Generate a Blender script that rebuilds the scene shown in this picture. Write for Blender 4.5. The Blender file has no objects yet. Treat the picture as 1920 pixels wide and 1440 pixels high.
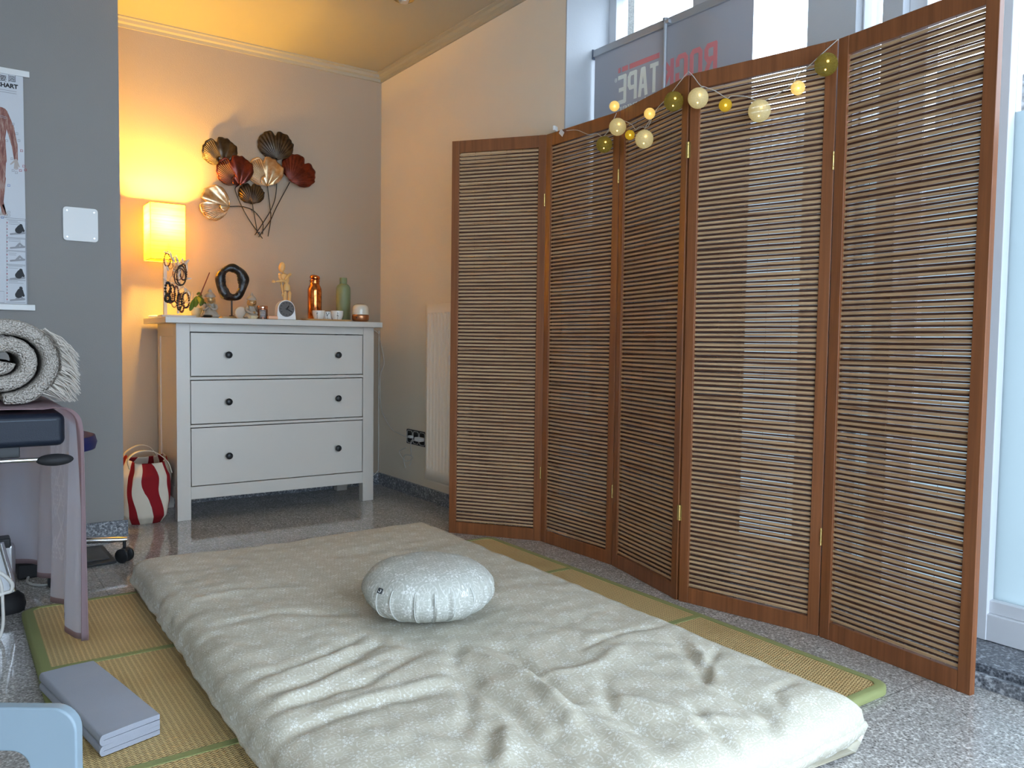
import bpy, bmesh, math, random
from mathutils import Vector, Matrix, noise
random.seed(7)
C = bpy.context.scene.collection
SC = bpy.context.scene
PI = math.pi
# ------------------------------------------------------------------ camera
FPX = 1509.29
YAW, PITCH, ROLL = 0.6147, -0.0520, 0.0130
CAM = Vector((-2.1279, -4.3922, 0.8640))
fw = Vector((math.sin(YAW)*math.cos(PITCH), math.cos(YAW)*math.cos(PITCH), math.sin(PITCH)))
rt = fw.cross(Vector((0, 0, 1))).normalized()
up = rt.cross(fw)
rt, up = math.cos(ROLL)*rt + math.sin(ROLL)*up, -math.sin(ROLL)*rt + math.cos(ROLL)*up
cam_data = bpy.data.cameras.new('camera')
cam_data.sensor_width = 36.0
cam_data.lens = 36.0*FPX/1920
cam_data.clip_start = 0.02
cam = bpy.data.objects.new('camera', cam_data)
C.objects.link(cam)
M3 = Matrix((rt, up, -fw)).transposed()
cam.matrix_world = Matrix.Translation(CAM) @ M3.to_4x4()
SC.camera = cam

def AT(px, py, ax, val):
    """world point where the sight line through a photo pixel meets a plane of the room"""
    v = fw + rt*((px-960)/FPX) - up*((py-720)/FPX)
    k = 'xyz'.index(ax)
    return CAM + v*((val-CAM[k])/v[k])
def PXM(p):
    return FPX/((Vector(p)-CAM).dot(fw))

# ------------------------------------------------------------------ world, light, exposure
SC.view_settings.view_transform = 'Standard'
SC.view_settings.look = 'None'
SC.view_settings.gamma = 1.0
SC.view_settings.use_curve_mapping = False
SC.view_settings.exposure = 0.50
w = bpy.data.worlds.new('overcast_sky')
SC.world = w
w.use_nodes = True
wn = w.node_tree
for n in list(wn.nodes): wn.nodes.remove(n)
wo = wn.nodes.new('ShaderNodeOutputWorld')
bg = wn.nodes.new('ShaderNodeBackground')
tc = wn.nodes.new('ShaderNodeTexCoord')
sx = wn.nodes.new('ShaderNodeSeparateXYZ')
cr = wn.nodes.new('ShaderNodeValToRGB')
wn.links.new(tc.outputs['Generated'], sx.inputs[0])
wn.links.new(sx.outputs[2], cr.inputs[0])
wn.links.new(cr.outputs[0], bg.inputs[0])
wn.links.new(bg.outputs[0], wo.inputs[0])
cr.color_ramp.elements[0].position = 0.0
cr.color_ramp.elements[0].color = (0.55, 0.68, 0.82, 1)
cr.color_ramp.elements[1].position = 0.5
cr.color_ramp.elements[1].color = (0.74, 0.855, 0.98, 1)
bg.inputs[1].default_value = 7.0

def portal(loc, rot, sx_, sy_):
    l = bpy.data.lights.new('window_portal', 'AREA')
    l.shape = 'RECTANGLE'; l.size = sx_; l.size_y = sy_
    l.cycles.is_portal = True
    o = bpy.data.objects.new('window_portal', l); C.objects.link(o)
    o.location = loc; o.rotation_euler = rot
portal((0.34, -3.6, 1.9), (0, PI/2, 0), 1.0, 4.0)
portal((-1.6, -5.60, 1.25), (-PI/2, 0, 0), 3.6, 2.3)

# ------------------------------------------------------------------ helpers
def tag(o, label=None, cat=None, group=None, kind=None):
    if label: o['label'] = label
    if cat: o['category'] = cat
    if group: o['group'] = group
    if kind: o['kind'] = kind
    return o
def thing(name, loc, label, cat, group=None, rz=0.0):
    o = bpy.data.objects.new(name, None); C.objects.link(o)
    o.empty_display_size = 0.05
    o.location = loc; o.rotation_euler = (0, 0, rz)
    return tag(o, label, cat, group)
def V(*a): return Vector(a)
def basis(d):
    d = Vector(d).normalized()
    a = Vector((0, 0, 1)) if abs(d.z) < 0.9 else Vector((1, 0, 0))
    x = a.cross(d).normalized(); y = d.cross(x)
    return x, y, d
class MB:
    def __init__(s): s.v = []; s.f = []; s.uv = None
    def add(s, vs, fs):
        n = len(s.v); s.v += [Vector(p) for p in vs]; s.f += [tuple(i+n for i in f) for f in fs]; return s
    def box(s, c, d, m=None, rz=0):
        hx, hy, hz = d[0]/2, d[1]/2, d[2]/2
        vs = [Vector((x, y, z)) for x in (-hx, hx) for y in (-hy, hy) for z in (-hz, hz)]
        if rz: R = Matrix.Rotation(rz, 3, 'Z'); vs = [R @ p for p in vs]
        if m is not None: vs = [m @ p for p in vs]
        vs = [p+Vector(c) for p in vs]
        return s.add(vs, [(0,1,3,2),(4,6,7,5),(0,4,5,1),(2,3,7,6),(0,2,6,4),(1,5,7,3)])
    def b2(s, lo, hi):
        lo, hi = Vector(lo), Vector(hi)
        return s.box((lo+hi)/2, hi-lo)
    def prism(s, pts, a, b, ax='z'):
        """closed outline (list of 2d) pulled from a to b along an axis"""
        n = len(pts)
        def mk(p, q):
            return {'z': (p[0], p[1], q), 'y': (p[0], q, p[1]), 'x': (q, p[0], p[1])}[ax]
        vs = [mk(p, a) for p in pts]+[mk(p, b) for p in pts]
        fs = [tuple(range(n)), tuple(range(2*n-1, n-1, -1))]+[(i, (i+1) % n, n+(i+1) % n, n+i) for i in range(n)]
        return s.add(vs, fs)
    def tube(s, pts, r, n=8, cap=True, closed=False):
        pts = [Vector(p) for p in pts]; m = len(pts); vs = []; fs = []
        rr = r if isinstance(r, (list, tuple)) else [r]*m
        px = None
        for i, p in enumerate(pts):
            a = pts[(i-1) % m] if (i > 0 or closed) else p
            b = pts[(i+1) % m] if (i < m-1 or closed) else p
            d = (b-a)
            if d.length < 1e-9: d = Vector((0, 0, 1))
            d.normalize()
            if px is None: px, _, _ = basis(d)
            px = (px-d*px.dot(d))
            if px.length < 1e-6: px = basis(d)[0]
            px.normalize(); py = d.cross(px)
            for k in range(n):
                t = 2*PI*k/n
                vs.append(p+(px*math.cos(t)+py*math.sin(t))*rr[i])
        for i in range(m if closed else m-1):
            j = (i+1) % m
            for k in range(n):
                l = (k+1) % n
                fs.append((i*n+k, i*n+l, j*n+l, j*n+k))
        if cap and not closed:
            fs.append(tuple(range(n-1, -1, -1))); fs.append(tuple((m-1)*n+k for k in range(n)))
        return s.add(vs, fs)
    def lathe(s, prof, n=32, c=(0, 0, 0), sx=1, sy=1, ax='z'):
        vs = []; fs = []; m = len(prof)
        for r, z in prof:
            for k in range(n):
                t = 2*PI*k/n
                a, b = r*math.cos(t)*sx, r*math.sin(t)*sy
                p = {'z': (a, b, z), 'y': (a, z, b), 'x': (z, a, b)}[ax]
                vs.append(Vector(p)+Vector(c))
        for i in range(m-1):
            for k in range(n):
                l = (k+1) % n
                fs.append((i*n+k, i*n+l, (i+1)*n+l, (i+1)*n+k))
        fs.append(tuple(range(n-1, -1, -1))); fs.append(tuple((m-1)*n+k for k in range(n)))
        return s.add(vs, fs)
    def ball(s, c, r, n=12, m=8, sc=(1, 1, 1), rot=None):
        vs = []; fs = []
        for i in range(m+1):
            a = PI*i/m
            for k in range(n):
                t = 2*PI*k/n
                p = Vector((math.sin(a)*math.cos(t)*sc[0], math.sin(a)*math.sin(t)*sc[1], math.cos(a)*sc[2]))*r
                if rot is not None: p = rot @ p
                vs.append(p+Vector(c))
        for i in range(m):
            for k in range(n):
                l = (k+1) % n
                fs.append((i*n+k, (i+1)*n+k, (i+1)*n+l, i*n+l))
        return s.add(vs, fs)
    def grid(s, nu, nv, fn, cu=False, flip=False):
        vs = [Vector(fn(i/(nu-(0 if cu else 1)), j/(nv-1))) for i in range(nu) for j in range(nv)]
        fs = []
        for i in range(nu if cu else nu-1):
            i2 = (i+1) % nu
            for j in range(nv-1):
                q = (i*nv+j, i2*nv+j, i2*nv+j+1, i*nv+j+1)
                fs.append(q[::-1] if flip else q)
        return s.add(vs, fs)
    def shift(s, d):
        d = Vector(d); s.v = [p+d for p in s.v]; return s
    def build(s, name, mat, parent=None, smooth=False, bevel=0, seg=2, world=False, angle=35, solid=0, sub=0, weld=True):
        vs = s.v
        off = None
        if parent is not None and world:
            Mi = wmat(parent).inverted()
            vs = [Mi @ p for p in vs]
        if parent is None:
            xs = [p.x for p in vs]; ys = [p.y for p in vs]; zs = [p.z for p in vs]
            off = Vector(((min(xs)+max(xs))/2, (min(ys)+max(ys))/2, min(zs)))
            vs = [p-off for p in vs]
        me = bpy.data.meshes.new(name)
        me.from_pydata([tuple(p) for p in vs], [], s.f)
        if s.uv:
            ul = me.uv_layers.new(name='UVMap')
            for lp in me.loops: ul.data[lp.index].uv = s.uv[lp.vertex_index]
        bm = bmesh.new(); bm.from_mesh(me)
        if weld and not s.uv: bmesh.ops.remove_doubles(bm, verts=bm.verts, dist=1e-6)
        bmesh.ops.recalc_face_normals(bm, faces=bm.faces)
        bm.to_mesh(me); bm.free()
        if smooth or bevel:
            for p in me.polygons: p.use_smooth = True
        me.materials.append(mat)
        o = bpy.data.objects.new(name, me); C.objects.link(o)
        if off is not None: o.location = off
        if parent is not None: o.parent = parent
        if solid:
            md = o.modifiers.new('thickness', 'SOLIDIFY'); md.thickness = solid; md.offset = 0
        if bevel:
            md = o.modifiers.new('bevel', 'BEVEL'); md.width = bevel; md.segments = seg; md.limit_method = 'ANGLE'; md.angle_limit = math.radians(angle)
            md.harden_normals = True
        elif smooth:
            try:
                me.set_sharp_from_angle(angle=math.radians(angle if angle != 35 else 50))
            except Exception: pass
        if sub:
            md = o.modifiers.new('subdivision', 'SUBSURF'); md.levels = sub; md.render_levels = sub
        return o
def wmat(o):
    m = Matrix.Identity(4)
    while o is not None:
        m = o.matrix_basis @ m; o = o.parent
    return m
def text(name, body, mat, parent, M, size=1.0, ext=0.0004, offset=0.0, align='CENTER'):
    cu = bpy.data.curves.new(name, 'FONT'); cu.body = body; cu.size = size; cu.extrude = ext; cu.offset = offset
    cu.align_x = align; cu.align_y = 'CENTER'
    cu.materials.append(mat)
    o = bpy.data.objects.new(name, cu); C.objects.link(o)
    if parent is not None:
        o.parent = parent
        Mi = wmat(parent).inverted()
        o.matrix_local = Mi @ M
    else: o.matrix_world = M
    return o
def text_mesh(name, body, mat, parent, M, size=1.0, ext=0.0004, offset=0.0, align='CENTER', fit=None):
    """lettering turned into a plain mesh"""
    cu = bpy.data.curves.new(name, 'FONT'); cu.body = body; cu.size = size; cu.extrude = ext; cu.offset = offset
    cu.align_x = align; cu.align_y = 'CENTER'
    to = bpy.data.objects.new(name, cu); C.objects.link(to)
    dg = bpy.context.evaluated_depsgraph_get(); dg.update()
    me = bpy.data.meshes.new_from_object(to.evaluated_get(dg)); me.name = name
    bpy.data.objects.remove(to)
    if fit:                                            # stretch to a width and height, centred
        xs = [v.co.x for v in me.vertices]; ys = [v.co.y for v in me.vertices]
        cx, cy = (min(xs)+max(xs))/2, (min(ys)+max(ys))/2
        kx, ky = fit[0]/(max(xs)-min(xs)), fit[1]/(max(ys)-min(ys))
        for v in me.vertices: v.co.x = (v.co.x-cx)*kx; v.co.y = (v.co.y-cy)*ky
    me.materials.clear(); me.materials.append(mat)
    o = bpy.data.objects.new(name, me); C.objects.link(o)
    o.parent = parent; o.matrix_local = (wmat(parent).inverted() if parent else Matrix.Identity(4)) @ M
    return o
def frame_m(org, x, y):
    x = Vector(x); y = Vector(y); z = x.cross(y)
    z.normalize()
    m = Matrix((x, y, z)).transposed().to_4x4()
    m.translation = Vector(org)
    return m
def catmull(pts, k=6):
    pts = [Vector(p) for p in pts]; out = []
    n = len(pts)
    for i in range(n-1):
        p0 = pts[max(i-1, 0)]; p1 = pts[i]; p2 = pts[i+1]; p3 = pts[min(i+2, n-1)]
        for j in range(k):
            t = j/k
            out.append(0.5*((2*p1)+(-p0+p2)*t+(2*p0-5*p1+4*p2-p3)*t*t+(-p0+3*p1-3*p2+p3)*t*t*t))
    out.append(pts[-1]); return out
def rrect(x0, x1, y0, y1, r, k=6):
    o = []
    for cx, cy, a in ((x1-r, y1-r, 0), (x0+r, y1-r, 90), (x0+r, y0+r, 180), (x1-r, y0+r, 270)):
        for i in range(k+1):
            t = math.radians(a+90*i/k); o.append((cx+r*math.cos(t), cy+r*math.sin(t)))
    return o

# ------------------------------------------------------------------ material tools
class S:                                            # a socket one can do sums with
    def __init__(s, g, k): s.g = g; s.k = k
    def _m(s, op, o=None, o2=None):
        n = s.g.t.nodes.new('ShaderNodeMath'); n.operation = op
        s.g.put(s, n.inputs[0])
        if o is not None: s.g.put(o, n.inputs[1])
        if o2 is not None: s.g.put(o2, n.inputs[2])
        return S(s.g, n.outputs[0])
    def __add__(s, o): return s._m('ADD', o)
    def __radd__(s, o): return s._m('ADD', o)
    def __sub__(s, o): return s._m('SUBTRACT', o)
    def __rsub__(s, o): return (s*-1)+o
    def __mul__(s, o): return s._m('MULTIPLY', o)
    def __rmul__(s, o): return s._m('MULTIPLY', o)
    def __truediv__(s, o): return s._m('DIVIDE', o)
    def __lt__(s, o): return s._m('LESS_THAN', o)
    def __gt__(s, o): return s._m('GREATER_THAN', o)
    def fract(s): return s._m('FRACT')
    def floor(s): return s._m('FLOOR')
    def abs(s): return s._m('ABSOLUTE')
    def cos(s): return s._m('COSINE')
    def sin(s): return s._m('SINE')
    def sqrt(s): return s._m('SQRT')
    def max(s, o): return s._m('MAXIMUM', o)
    def min(s, o): return s._m('MINIMUM', o)
    def mod(s, o): return s._m('FLOORED_MODULO', o)
    def atan2(s, o): return s._m('ARCTAN2', o)
    def pow(s, o): return s._m('POWER', o)
    def step(s, a, b):                              # smooth 0..1 between a and b
        n = s.g.t.nodes.new('ShaderNodeMapRange'); n.interpolation_type = 'SMOOTHSTEP'
        s.g.put(s, n.inputs[0]); n.inputs[1].default_value = a; n.inputs[2].default_value = b
        return S(s.g, n.outputs[0])
class G:
    def __init__(g, name, rough=0.5, metal=0.0, spec=0.5, coat=0.0, color=None, trans=0.0, ior=1.45):
        g.m = bpy.data.materials.new(name); g.m.use_nodes = True; g.t = g.m.node_tree
        g.bsdf = g.t.nodes['Principled BSDF']; g.out = g.t.nodes['Material Output']
        b = g.bsdf.inputs
        b['Roughness'].default_value = rough; b['Metallic'].default_value = metal
        b['Specular IOR Level'].default_value = spec; b['Coat Weight'].default_value = coat
        b['Transmission Weight'].default_value = trans; b['IOR'].default_value = ior
        if color: b['Base Color'].default_value = (*color, 1)
        g.tc = g.t.nodes.new('ShaderNodeTexCoord')
    def put(g, a, inp):
        if isinstance(a, S): g.t.links.new(a.k, inp)
        elif isinstance(a, (tuple, list)): inp.default_value = (*a, 1) if len(a) == 3 and inp.type == 'RGBA' else a
        elif isinstance(a, (int, float)): inp.default_value = a
        else: g.t.links.new(a, inp)
    def xyz(g, which='Object'):
        n = g.t.nodes.new('ShaderNodeSeparateXYZ'); g.t.links.new(g.tc.outputs[which], n.inputs[0])
        return [S(g, n.outputs[i]) for i in range(3)]
    def vec(g, x, y, z=0):
        n = g.t.nodes.new('ShaderNodeCombineXYZ')
        for i, a in enumerate((x, y, z)): g.put(a, n.inputs[i])
        return n.outputs[0]
    def noise(g, scale, detail=2, rough=0.5, vec=None, which='Object', dist=0):
        n = g.t.nodes.new('ShaderNodeTexNoise'); n.inputs['Scale'].default_value = scale
        n.inputs['Detail'].default_value = detail; n.inputs['Roughness'].default_value = rough
        n.inputs['Distortion'].default_value = dist
        g.t.links.new(vec if vec is not None else g.tc.outputs[which], n.inputs['Vector'])
        return S(g, n.outputs[0])
    def voro(g, scale, vec=None, feat='F1', which='Object', out='Distance'):
        n = g.t.nodes.new('ShaderNodeTexVoronoi'); n.feature = feat; n.inputs['Scale'].default_value = scale
        g.t.links.new(vec if vec is not None else g.tc.outputs[which], n.inputs['Vector'])
        return S(g, n.outputs[out])
    def ramp(g, fac, stops, interp='LINEAR'):
        n = g.t.nodes.new('ShaderNodeValToRGB'); e = n.color_ramp; e.interpolation = interp
        while len(e.elements) < len(stops): e.elements.new(0.5)
        for el, (p, c) in zip(e.elements, stops): el.position = p; el.color = (*c, 1)
        g.put(fac, n.inputs[0]); return S(g, n.outputs[0])
    def mix(g, fac, a, b):
        n = g.t.nodes.new('ShaderNodeMix'); n.data_type = 'RGBA'
        g.put(fac, n.inputs[0]); g.put(a, n.inputs[6]); g.put(b, n.inputs[7]); return S(g, n.outputs[2])
    def col(g, c): g.put(c, g.bsdf.inputs['Base Color']); return g
    def rgh(g, r): g.put(r, g.bsdf.inputs['Roughness']); return g
    def bump(g, h, dist=0.001, st=1.0):
        n = g.t.nodes.new('ShaderNodeBump'); n.inputs['Distance'].default_value = dist; n.inputs['Strength'].default_value = st
        g.put(h, n.inputs['Height']); g.t.links.new(n.outputs[0], g.bsdf.inputs['Normal']); g.nrm = n.outputs[0]; return g
    def shader(g, kind, color, rough=None):
        n = g.t.nodes.new('ShaderNodeBsdf'+kind); g.put(color, n.inputs[0])
        if rough is not None: n.inputs['Roughness'].default_value = rough
        return n.outputs[0]
    def mixs(g, fac, a, b):
        n = g.t.nodes.new('ShaderNodeMixShader'); g.put(fac, n.inputs[0])
        g.t.links.new(a, n.inputs[1]); g.t.links.new(b, n.inputs[2]); return n.outputs[0]
    def surf(g, s): g.t.links.new(s, g.out.inputs[0]); return g
    def translucent(g, fac, color):
        return g.surf(g.mixs(fac, g.bsdf.outputs[0], g.shader('Translucent', color)))
    def emit(g, color, st):
        g.put(color, g.bsdf.inputs['Emission Color']); g.bsdf.inputs['Emission Strength'].default_value = st; return g
def plain(name, color, rough=0.5, metal=0, spec=0.5, var=0.06, bump=0.0, bs=300, coat=0):
    g = G(name, rough, metal, spec, coat)
    n = g.noise(6, 3)
    g.col(g.mix(n, tuple(c*(1-var) for c in color), tuple(min(1, c*(1+var)) for c in color)))
    if bump: g.bump(g.noise(bs, 2), bump)
    return g.m

def wall_paint(name, color):
    g = G(name, 0.85, spec=0.25)
    n = g.noise(2.2, 4)
    g.col(g.mix(n, tuple(c*0.96 for c in color), tuple(min(1, c*1.04) for c in color)))
    g.bump(g.noise(180, 3), 0.0006)
    return g.m
M = {}
M['grey_wall'] = wall_paint('grey_paint', (0.27, 0.258, 0.25))
M['taupe_wall'] = wall_paint('taupe_paint', (0.40, 0.325, 0.25))
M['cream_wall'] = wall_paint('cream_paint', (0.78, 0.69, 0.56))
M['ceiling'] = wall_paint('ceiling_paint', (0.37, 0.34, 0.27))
M['pier'] = wall_paint('pier_paint', (0.50, 0.51, 0.53))
def granite(name, dark, mid, light, rough, scale=1.0, joints=False):
    g = G(name, rough, spec=0.5)
    x, y, z = g.xyz()
    a = g.noise(85*scale, 5, 0.8)
    b = g.voro(170*scale)
    k = a*0.8 + b*0.35
    c = g.ramp(k, [(0.42, dark), (0.52, mid), (0.60, mid), (0.70, light)])
    big = g.noise(14*scale, 2)
    c = g.mix(big.step(0.3, 0.7)*0.35, c, tuple(q*0.75 for q in mid))
    if joints:
        jx = ((x/0.60).fract()-0.5).abs() > 0.4975
        jy = ((y/0.60).fract()-0.5).abs() > 0.4975
        c = g.mix(jx.max(jy)*0.55, c, tuple(q*0.6 for q in dark))
    g.col(c); return g.m
M['granite_floor'] = granite('polished_granite', (0.085, 0.080, 0.075), (0.33, 0.315, 0.30), (0.70, 0.68, 0.66), 0.08, 1.0, True)
M['granite_trim'] = granite('speckled_granite', (0.03, 0.035, 0.045), (0.16, 0.17, 0.19), (0.50, 0.52, 0.55), 0.3, 0.75)
M['granite_sill'] = granite('dark_granite', (0.03, 0.035, 0.045), (0.12, 0.13, 0.15), (0.34, 0.36, 0.4), 0.2, 0.8)
M['white_frame'] = plain('white_window_frame', (0.62, 0.63, 0.66), 0.35, var=0.02)
M['black'] = plain('black_plastic', (0.015, 0.016, 0.018), 0.4)
M['black_rubber'] = plain('black_rubber', (0.012, 0.012, 0.014), 0.7)
M['chrome'] = plain('chrome', (0.75, 0.76, 0.78), 0.12, 1.0, var=0.02)
M['steel'] = plain('brushed_steel', (0.55, 0.56, 0.58), 0.3, 1.0, var=0.04)
M['white_plastic'] = plain('white_plastic', (0.72, 0.72, 0.71), 0.35, var=0.02)
M['white_lacquer'] = plain('white_lacquer', (0.59, 0.545, 0.485), 0.28, var=0.015)
M['brass'] = plain('brass', (0.72, 0.55, 0.22), 0.25, 1.0)
# clear window glass: mostly lets light straight through, a little mirror
g = G('clear_glass'); M['glass'] = g.m
g.surf(g.mixs(0.05, g.shader('Transparent', (0.96, 0.98, 1.0)), g.shader('Glossy', (1, 1, 1), 0.0)))
g = G('frosted_film', 0.3); M['frosted'] = g.m
g.surf(g.mixs(0.10, g.shader('Translucent', (0.455, 0.51, 0.53)), g.bsdf.outputs[0]))
g.col((0.5, 0.56, 0.6))

# wood of the folding screen
def wood(name, dark, light, rough=0.38, axis=2, scale=1.0, spec=0.5):
    g = G(name, rough, spec=spec)
    p = g.xyz(); sc = [26*scale]*3; sc[axis] = 1.6*scale
    v = g.vec(p[0]*sc[0], p[1]*sc[1], p[2]*sc[2])
    n = g.noise(1.0, 5, 0.6, vec=v, dist=0.6)
    v2 = g.vec(p[0]*sc[0]*6, p[1]*sc[1]*6, p[2]*sc[2]*2)
    n2 = g.noise(1.0, 3, vec=v2)
    g.col(g.ramp(n*0.7+n2*0.3, [(0.3, dark), (0.7, light)]))
    g.bump(n2, 0.0004, 0.5)
    return g.m
M['screen_wood'] = wood('stained_red_brown_wood', (0.13, 0.042, 0.015), (0.28, 0.10, 0.036))
M['screen_wood_h'] = wood('stained_red_brown_rail_wood', (0.085, 0.026, 0.009), (0.20, 0.068, 0.023), axis=0)
M['tray_wood'] = wood('bamboo_tray_wood', (0.42, 0.22, 0.08), (0.62, 0.36, 0.15), axis=0)
M['pale_wood'] = wood('pale_beech_wood', (0.62, 0.36, 0.12), (0.78, 0.50, 0.20), rough=0.45)
g = G('woven_slats', 0.6, spec=0.3)
p = g.xyz()
row = g.noise(1.0, 1, vec=g.vec(p[0]*3.0, 0.0, p[2]*190))
gr = g.noise(1.0, 4, 0.65, vec=g.vec(p[0]*14, p[1]*30, p[2]*700))
g.col(g.ramp(row*0.55+gr*0.45, [(0.30, (0.15, 0.075, 0.035)), (0.44, (0.38, 0.23, 0.125)), (0.58, (0.50, 0.33, 0.185)), (0.78, (0.62, 0.45, 0.29))]))
M['slat'] = g.m
g = G('woven_back_slats', 0.65, spec=0.3)  # dark copy of the slat colour, with the set-back layer's shade painted in
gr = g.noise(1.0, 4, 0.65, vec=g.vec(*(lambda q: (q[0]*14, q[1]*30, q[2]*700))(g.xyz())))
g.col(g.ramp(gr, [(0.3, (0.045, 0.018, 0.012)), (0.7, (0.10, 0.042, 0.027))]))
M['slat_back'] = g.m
# ------------------------------------------------------------------ room shell
def struct(name, mb, mat, **k):
    o = mb.build(name, mat, **k); o['kind'] = 'structure'; return o
ZC = 2.4185
GX, GY = -1.4994, -0.5769          # corner where the grey wall ends and the alcove begins
XR = 0.005                          # right wall
NY = -1.726                         # where the right wall stops and the window niche begins
XF = 0.235                          # room face of the window frames
struct('floor', MB().b2((-4.6, -5.6, -0.12), (0.015, 0.12, 0.0)), M['granite_floor'])
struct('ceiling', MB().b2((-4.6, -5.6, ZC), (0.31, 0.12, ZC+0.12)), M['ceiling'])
struct('wall_back', MB().b2((GX-0.12, 0, 0), (XR+0.5, 0.12, ZC)), M['taupe_wall'])
struct('wall_right', MB().b2((XR, NY, 0), (0.5, 0.0, ZC)), M['cream_wall'])
struct('wall_left', MB().b2((-4.6, GY, 0), (GX, GY+0.12, ZC)), M['grey_wall'])
struct('wall_alcove', MB().b2((GX-0.12, GY+0.12, 0), (GX, 0.0, ZC)), M['cream_wall'])
struct('wall_far_left', MB().b2((-4.72, -5.6, 0), (-4.6, GY+0.12, ZC)), M['cream_wall'])
# niche cheek: bright paint on the end of the right wall
struct('trim_1', MB().b2((XR-0.001, NY-0.006, 0.05), (XF+0.02, NY+0.001, ZC)), M['pier'])
# cornice
def cornice(a, b, n):
    """small stepped moulding along a-b at the ceiling, n = direction into the room"""
    a = Vector(a); b = Vector(b); n = Vector(n)
    prof = [(0, 0), (0.045, 0), (0.045, -0.006), (0.030, -0.010), (0.026, -0.024), (0.012, -0.030), (0.010, -0.045), (0, -0.045)]
    vs = [p+n*q[0]+Vector((0, 0, ZC+q[1])) for p in (a, b) for q in prof]
    k = len(prof)
    return MB().add(vs, [tuple(range(k)), tuple(range(2*k-1, k-1, -1))]+[(i, (i+1) % k, k+(i+1) % k, k+i) for i in range(k)])
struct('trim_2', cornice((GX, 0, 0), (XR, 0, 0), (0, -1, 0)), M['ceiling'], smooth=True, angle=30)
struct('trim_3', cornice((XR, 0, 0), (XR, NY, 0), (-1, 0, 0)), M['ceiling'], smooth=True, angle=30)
struct('baseboard_back', MB().b2((GX, -0.014, 0), (XR, 0.0, 0.07)), M['granite_trim'])
struct('baseboard_right', MB().b2((XR-0.014, NY, 0), (XR, -0.014, 0.07)), M['granite_trim'])
struct('baseboard_left', MB().b2((-4.6, GY-0.014, 0), (GX+0.014, GY, 0.068)), M['granite_trim'])
struct('baseboard_alcove', MB().b2((GX, GY, 0), (GX+0.014, -0.014, 0.068)), M['granite_trim'])
# threshold of the window niche
YE = -5.6
struct('trim_4', MB().b2((0.016, YE, -0.05), (0.034, NY, 0.034)), M['granite_trim'], bevel=0.003)
struct('trim_5', MB().b2((0.034, YE, -0.06), (0.052, NY, 0.012)), M['black_rubber'])
struct('trim_6', MB().b2((0.052, YE, -0.06), (0.30, NY, 0.048)), M['granite_sill'], bevel=0.002)

# windows: glass plane x = 0.27
def window(name, y0, y1, z0, z1, frost=None, fw_=0.05, posts=(), label=None):
    """frame with rails, sill rail stepped, panes between posts; y0 > y1 (towards the camera)"""
    f = MB()
    x0, x1 = XF, 0.305
    ya_, yb_ = y1+fw_, y0-fw_
    f.b2((x0+0.001, ya_, z0), (x1-0.001, yb_, z0+0.075)); f.b2((x0+0.012, ya_, z0+0.075), (x1-0.001, yb_, z0+0.112))
    f.b2((x0+0.001, ya_, z1-0.06), (x1-0.001, yb_, z1))
    ys = [y0]+list(posts)+[y1]
    f.b2((x0, y0-fw_, z0), (x1, y0, z1)); f.b2((x0, y1, z0), (x1, y1+fw_, z1))
    for p in posts: f.b2((x0-0.001, p-0.028, z0-0.0005), (x1+0.001, p+0.028, z1+0.0005))
    r = f.build(name, M['white_frame'], bevel=0.003); r['kind'] = 'structure'
    def pane(a, b, za, zb, mat, nm):
        m = MB().b2((0.268, b, za), (0.274, a, zb))
        m.shift(-r.location); o = m.build(nm, mat, r); return o
    for i in range(len(ys)-1):
        a = ys[i]-(fw_ if i == 0 else 0.028); b = ys[i+1]+(fw_ if i == len(ys)-2 else 0.028)
        if frost: 
            pane(a, b, z0+0.112, frost, M['frosted'], 'frosted_pane')
            pane(a, b, frost, z1-0.06, M['glass'], 'window_pane')
        else: pane(a, b, z0+0.112, z1-0.06, M['glass'], 'window_pane')
    return r
ZT = 2.40
window('window_1', NY-0.006, -2.253, 0.049, ZT, 1.507, 0.045)
window('window_2', -2.375, -2.743, 0.049, ZT, 1.507, 0.012)
window('window_3', -2.915, -3.003, 0.049, ZT, 1.507, 0.006)
window('window_4', -3.066, -4.10, 0.049, ZT, 1.507, 0.055, (-3.328,))
window('window_5', -4.16, -5.50, 0.049, ZT, None, 0.055, (-4.83,))
# unseen rear glazing, added behind the camera to let in more daylight
struct('wall_rear', MB().b2((-4.6, -5.72, 0), (-3.4, -5.6, ZC)), M['cream_wall'])
for i in range(3):
    xa = -3.4+1.2*i; xb = xa+1.15
    f = MB()
    f.b2((xa+0.05, -5.679, 0.0), (xb-0.05, -5.611, 0.12)); f.b2((xa+0.05, -5.679, ZC-0.07), (xb-0.05, -5.611, ZC))
    f.b2((xa, -5.68, 0), (xa+0.05, -5.61, ZC)); f.b2((xb-0.05, -5.68, 0), (xb, -5.61, ZC))
    r = f.build('window_%d' % (6+i), M['white_frame'], bevel=0.003); r['kind'] = 'structure'
    m = MB().b2((xa+0.05, -5.648, 0.12), (xb-0.05, -5.642, ZC-0.07)); m.shift(-r.location); m.build('window_pane', M['glass'], r)
for i, (a, b) in enumerate(((-2.253, -2.375), (-2.743, -2.915), (-3.003, -3.066), (-4.10, -4.16), (-5.50, -5.60))):
    struct('wall_pier.%03d' % i if i else 'wall_pier', MB().b2((0.20, b, 0.048), (0.34, a, ZC)), M['pier'])
struct('trim_7', MB().b2((0.30, YE, -0.06), (0.42, NY+0.1, 0.03)), M['granite_sill'])
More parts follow.
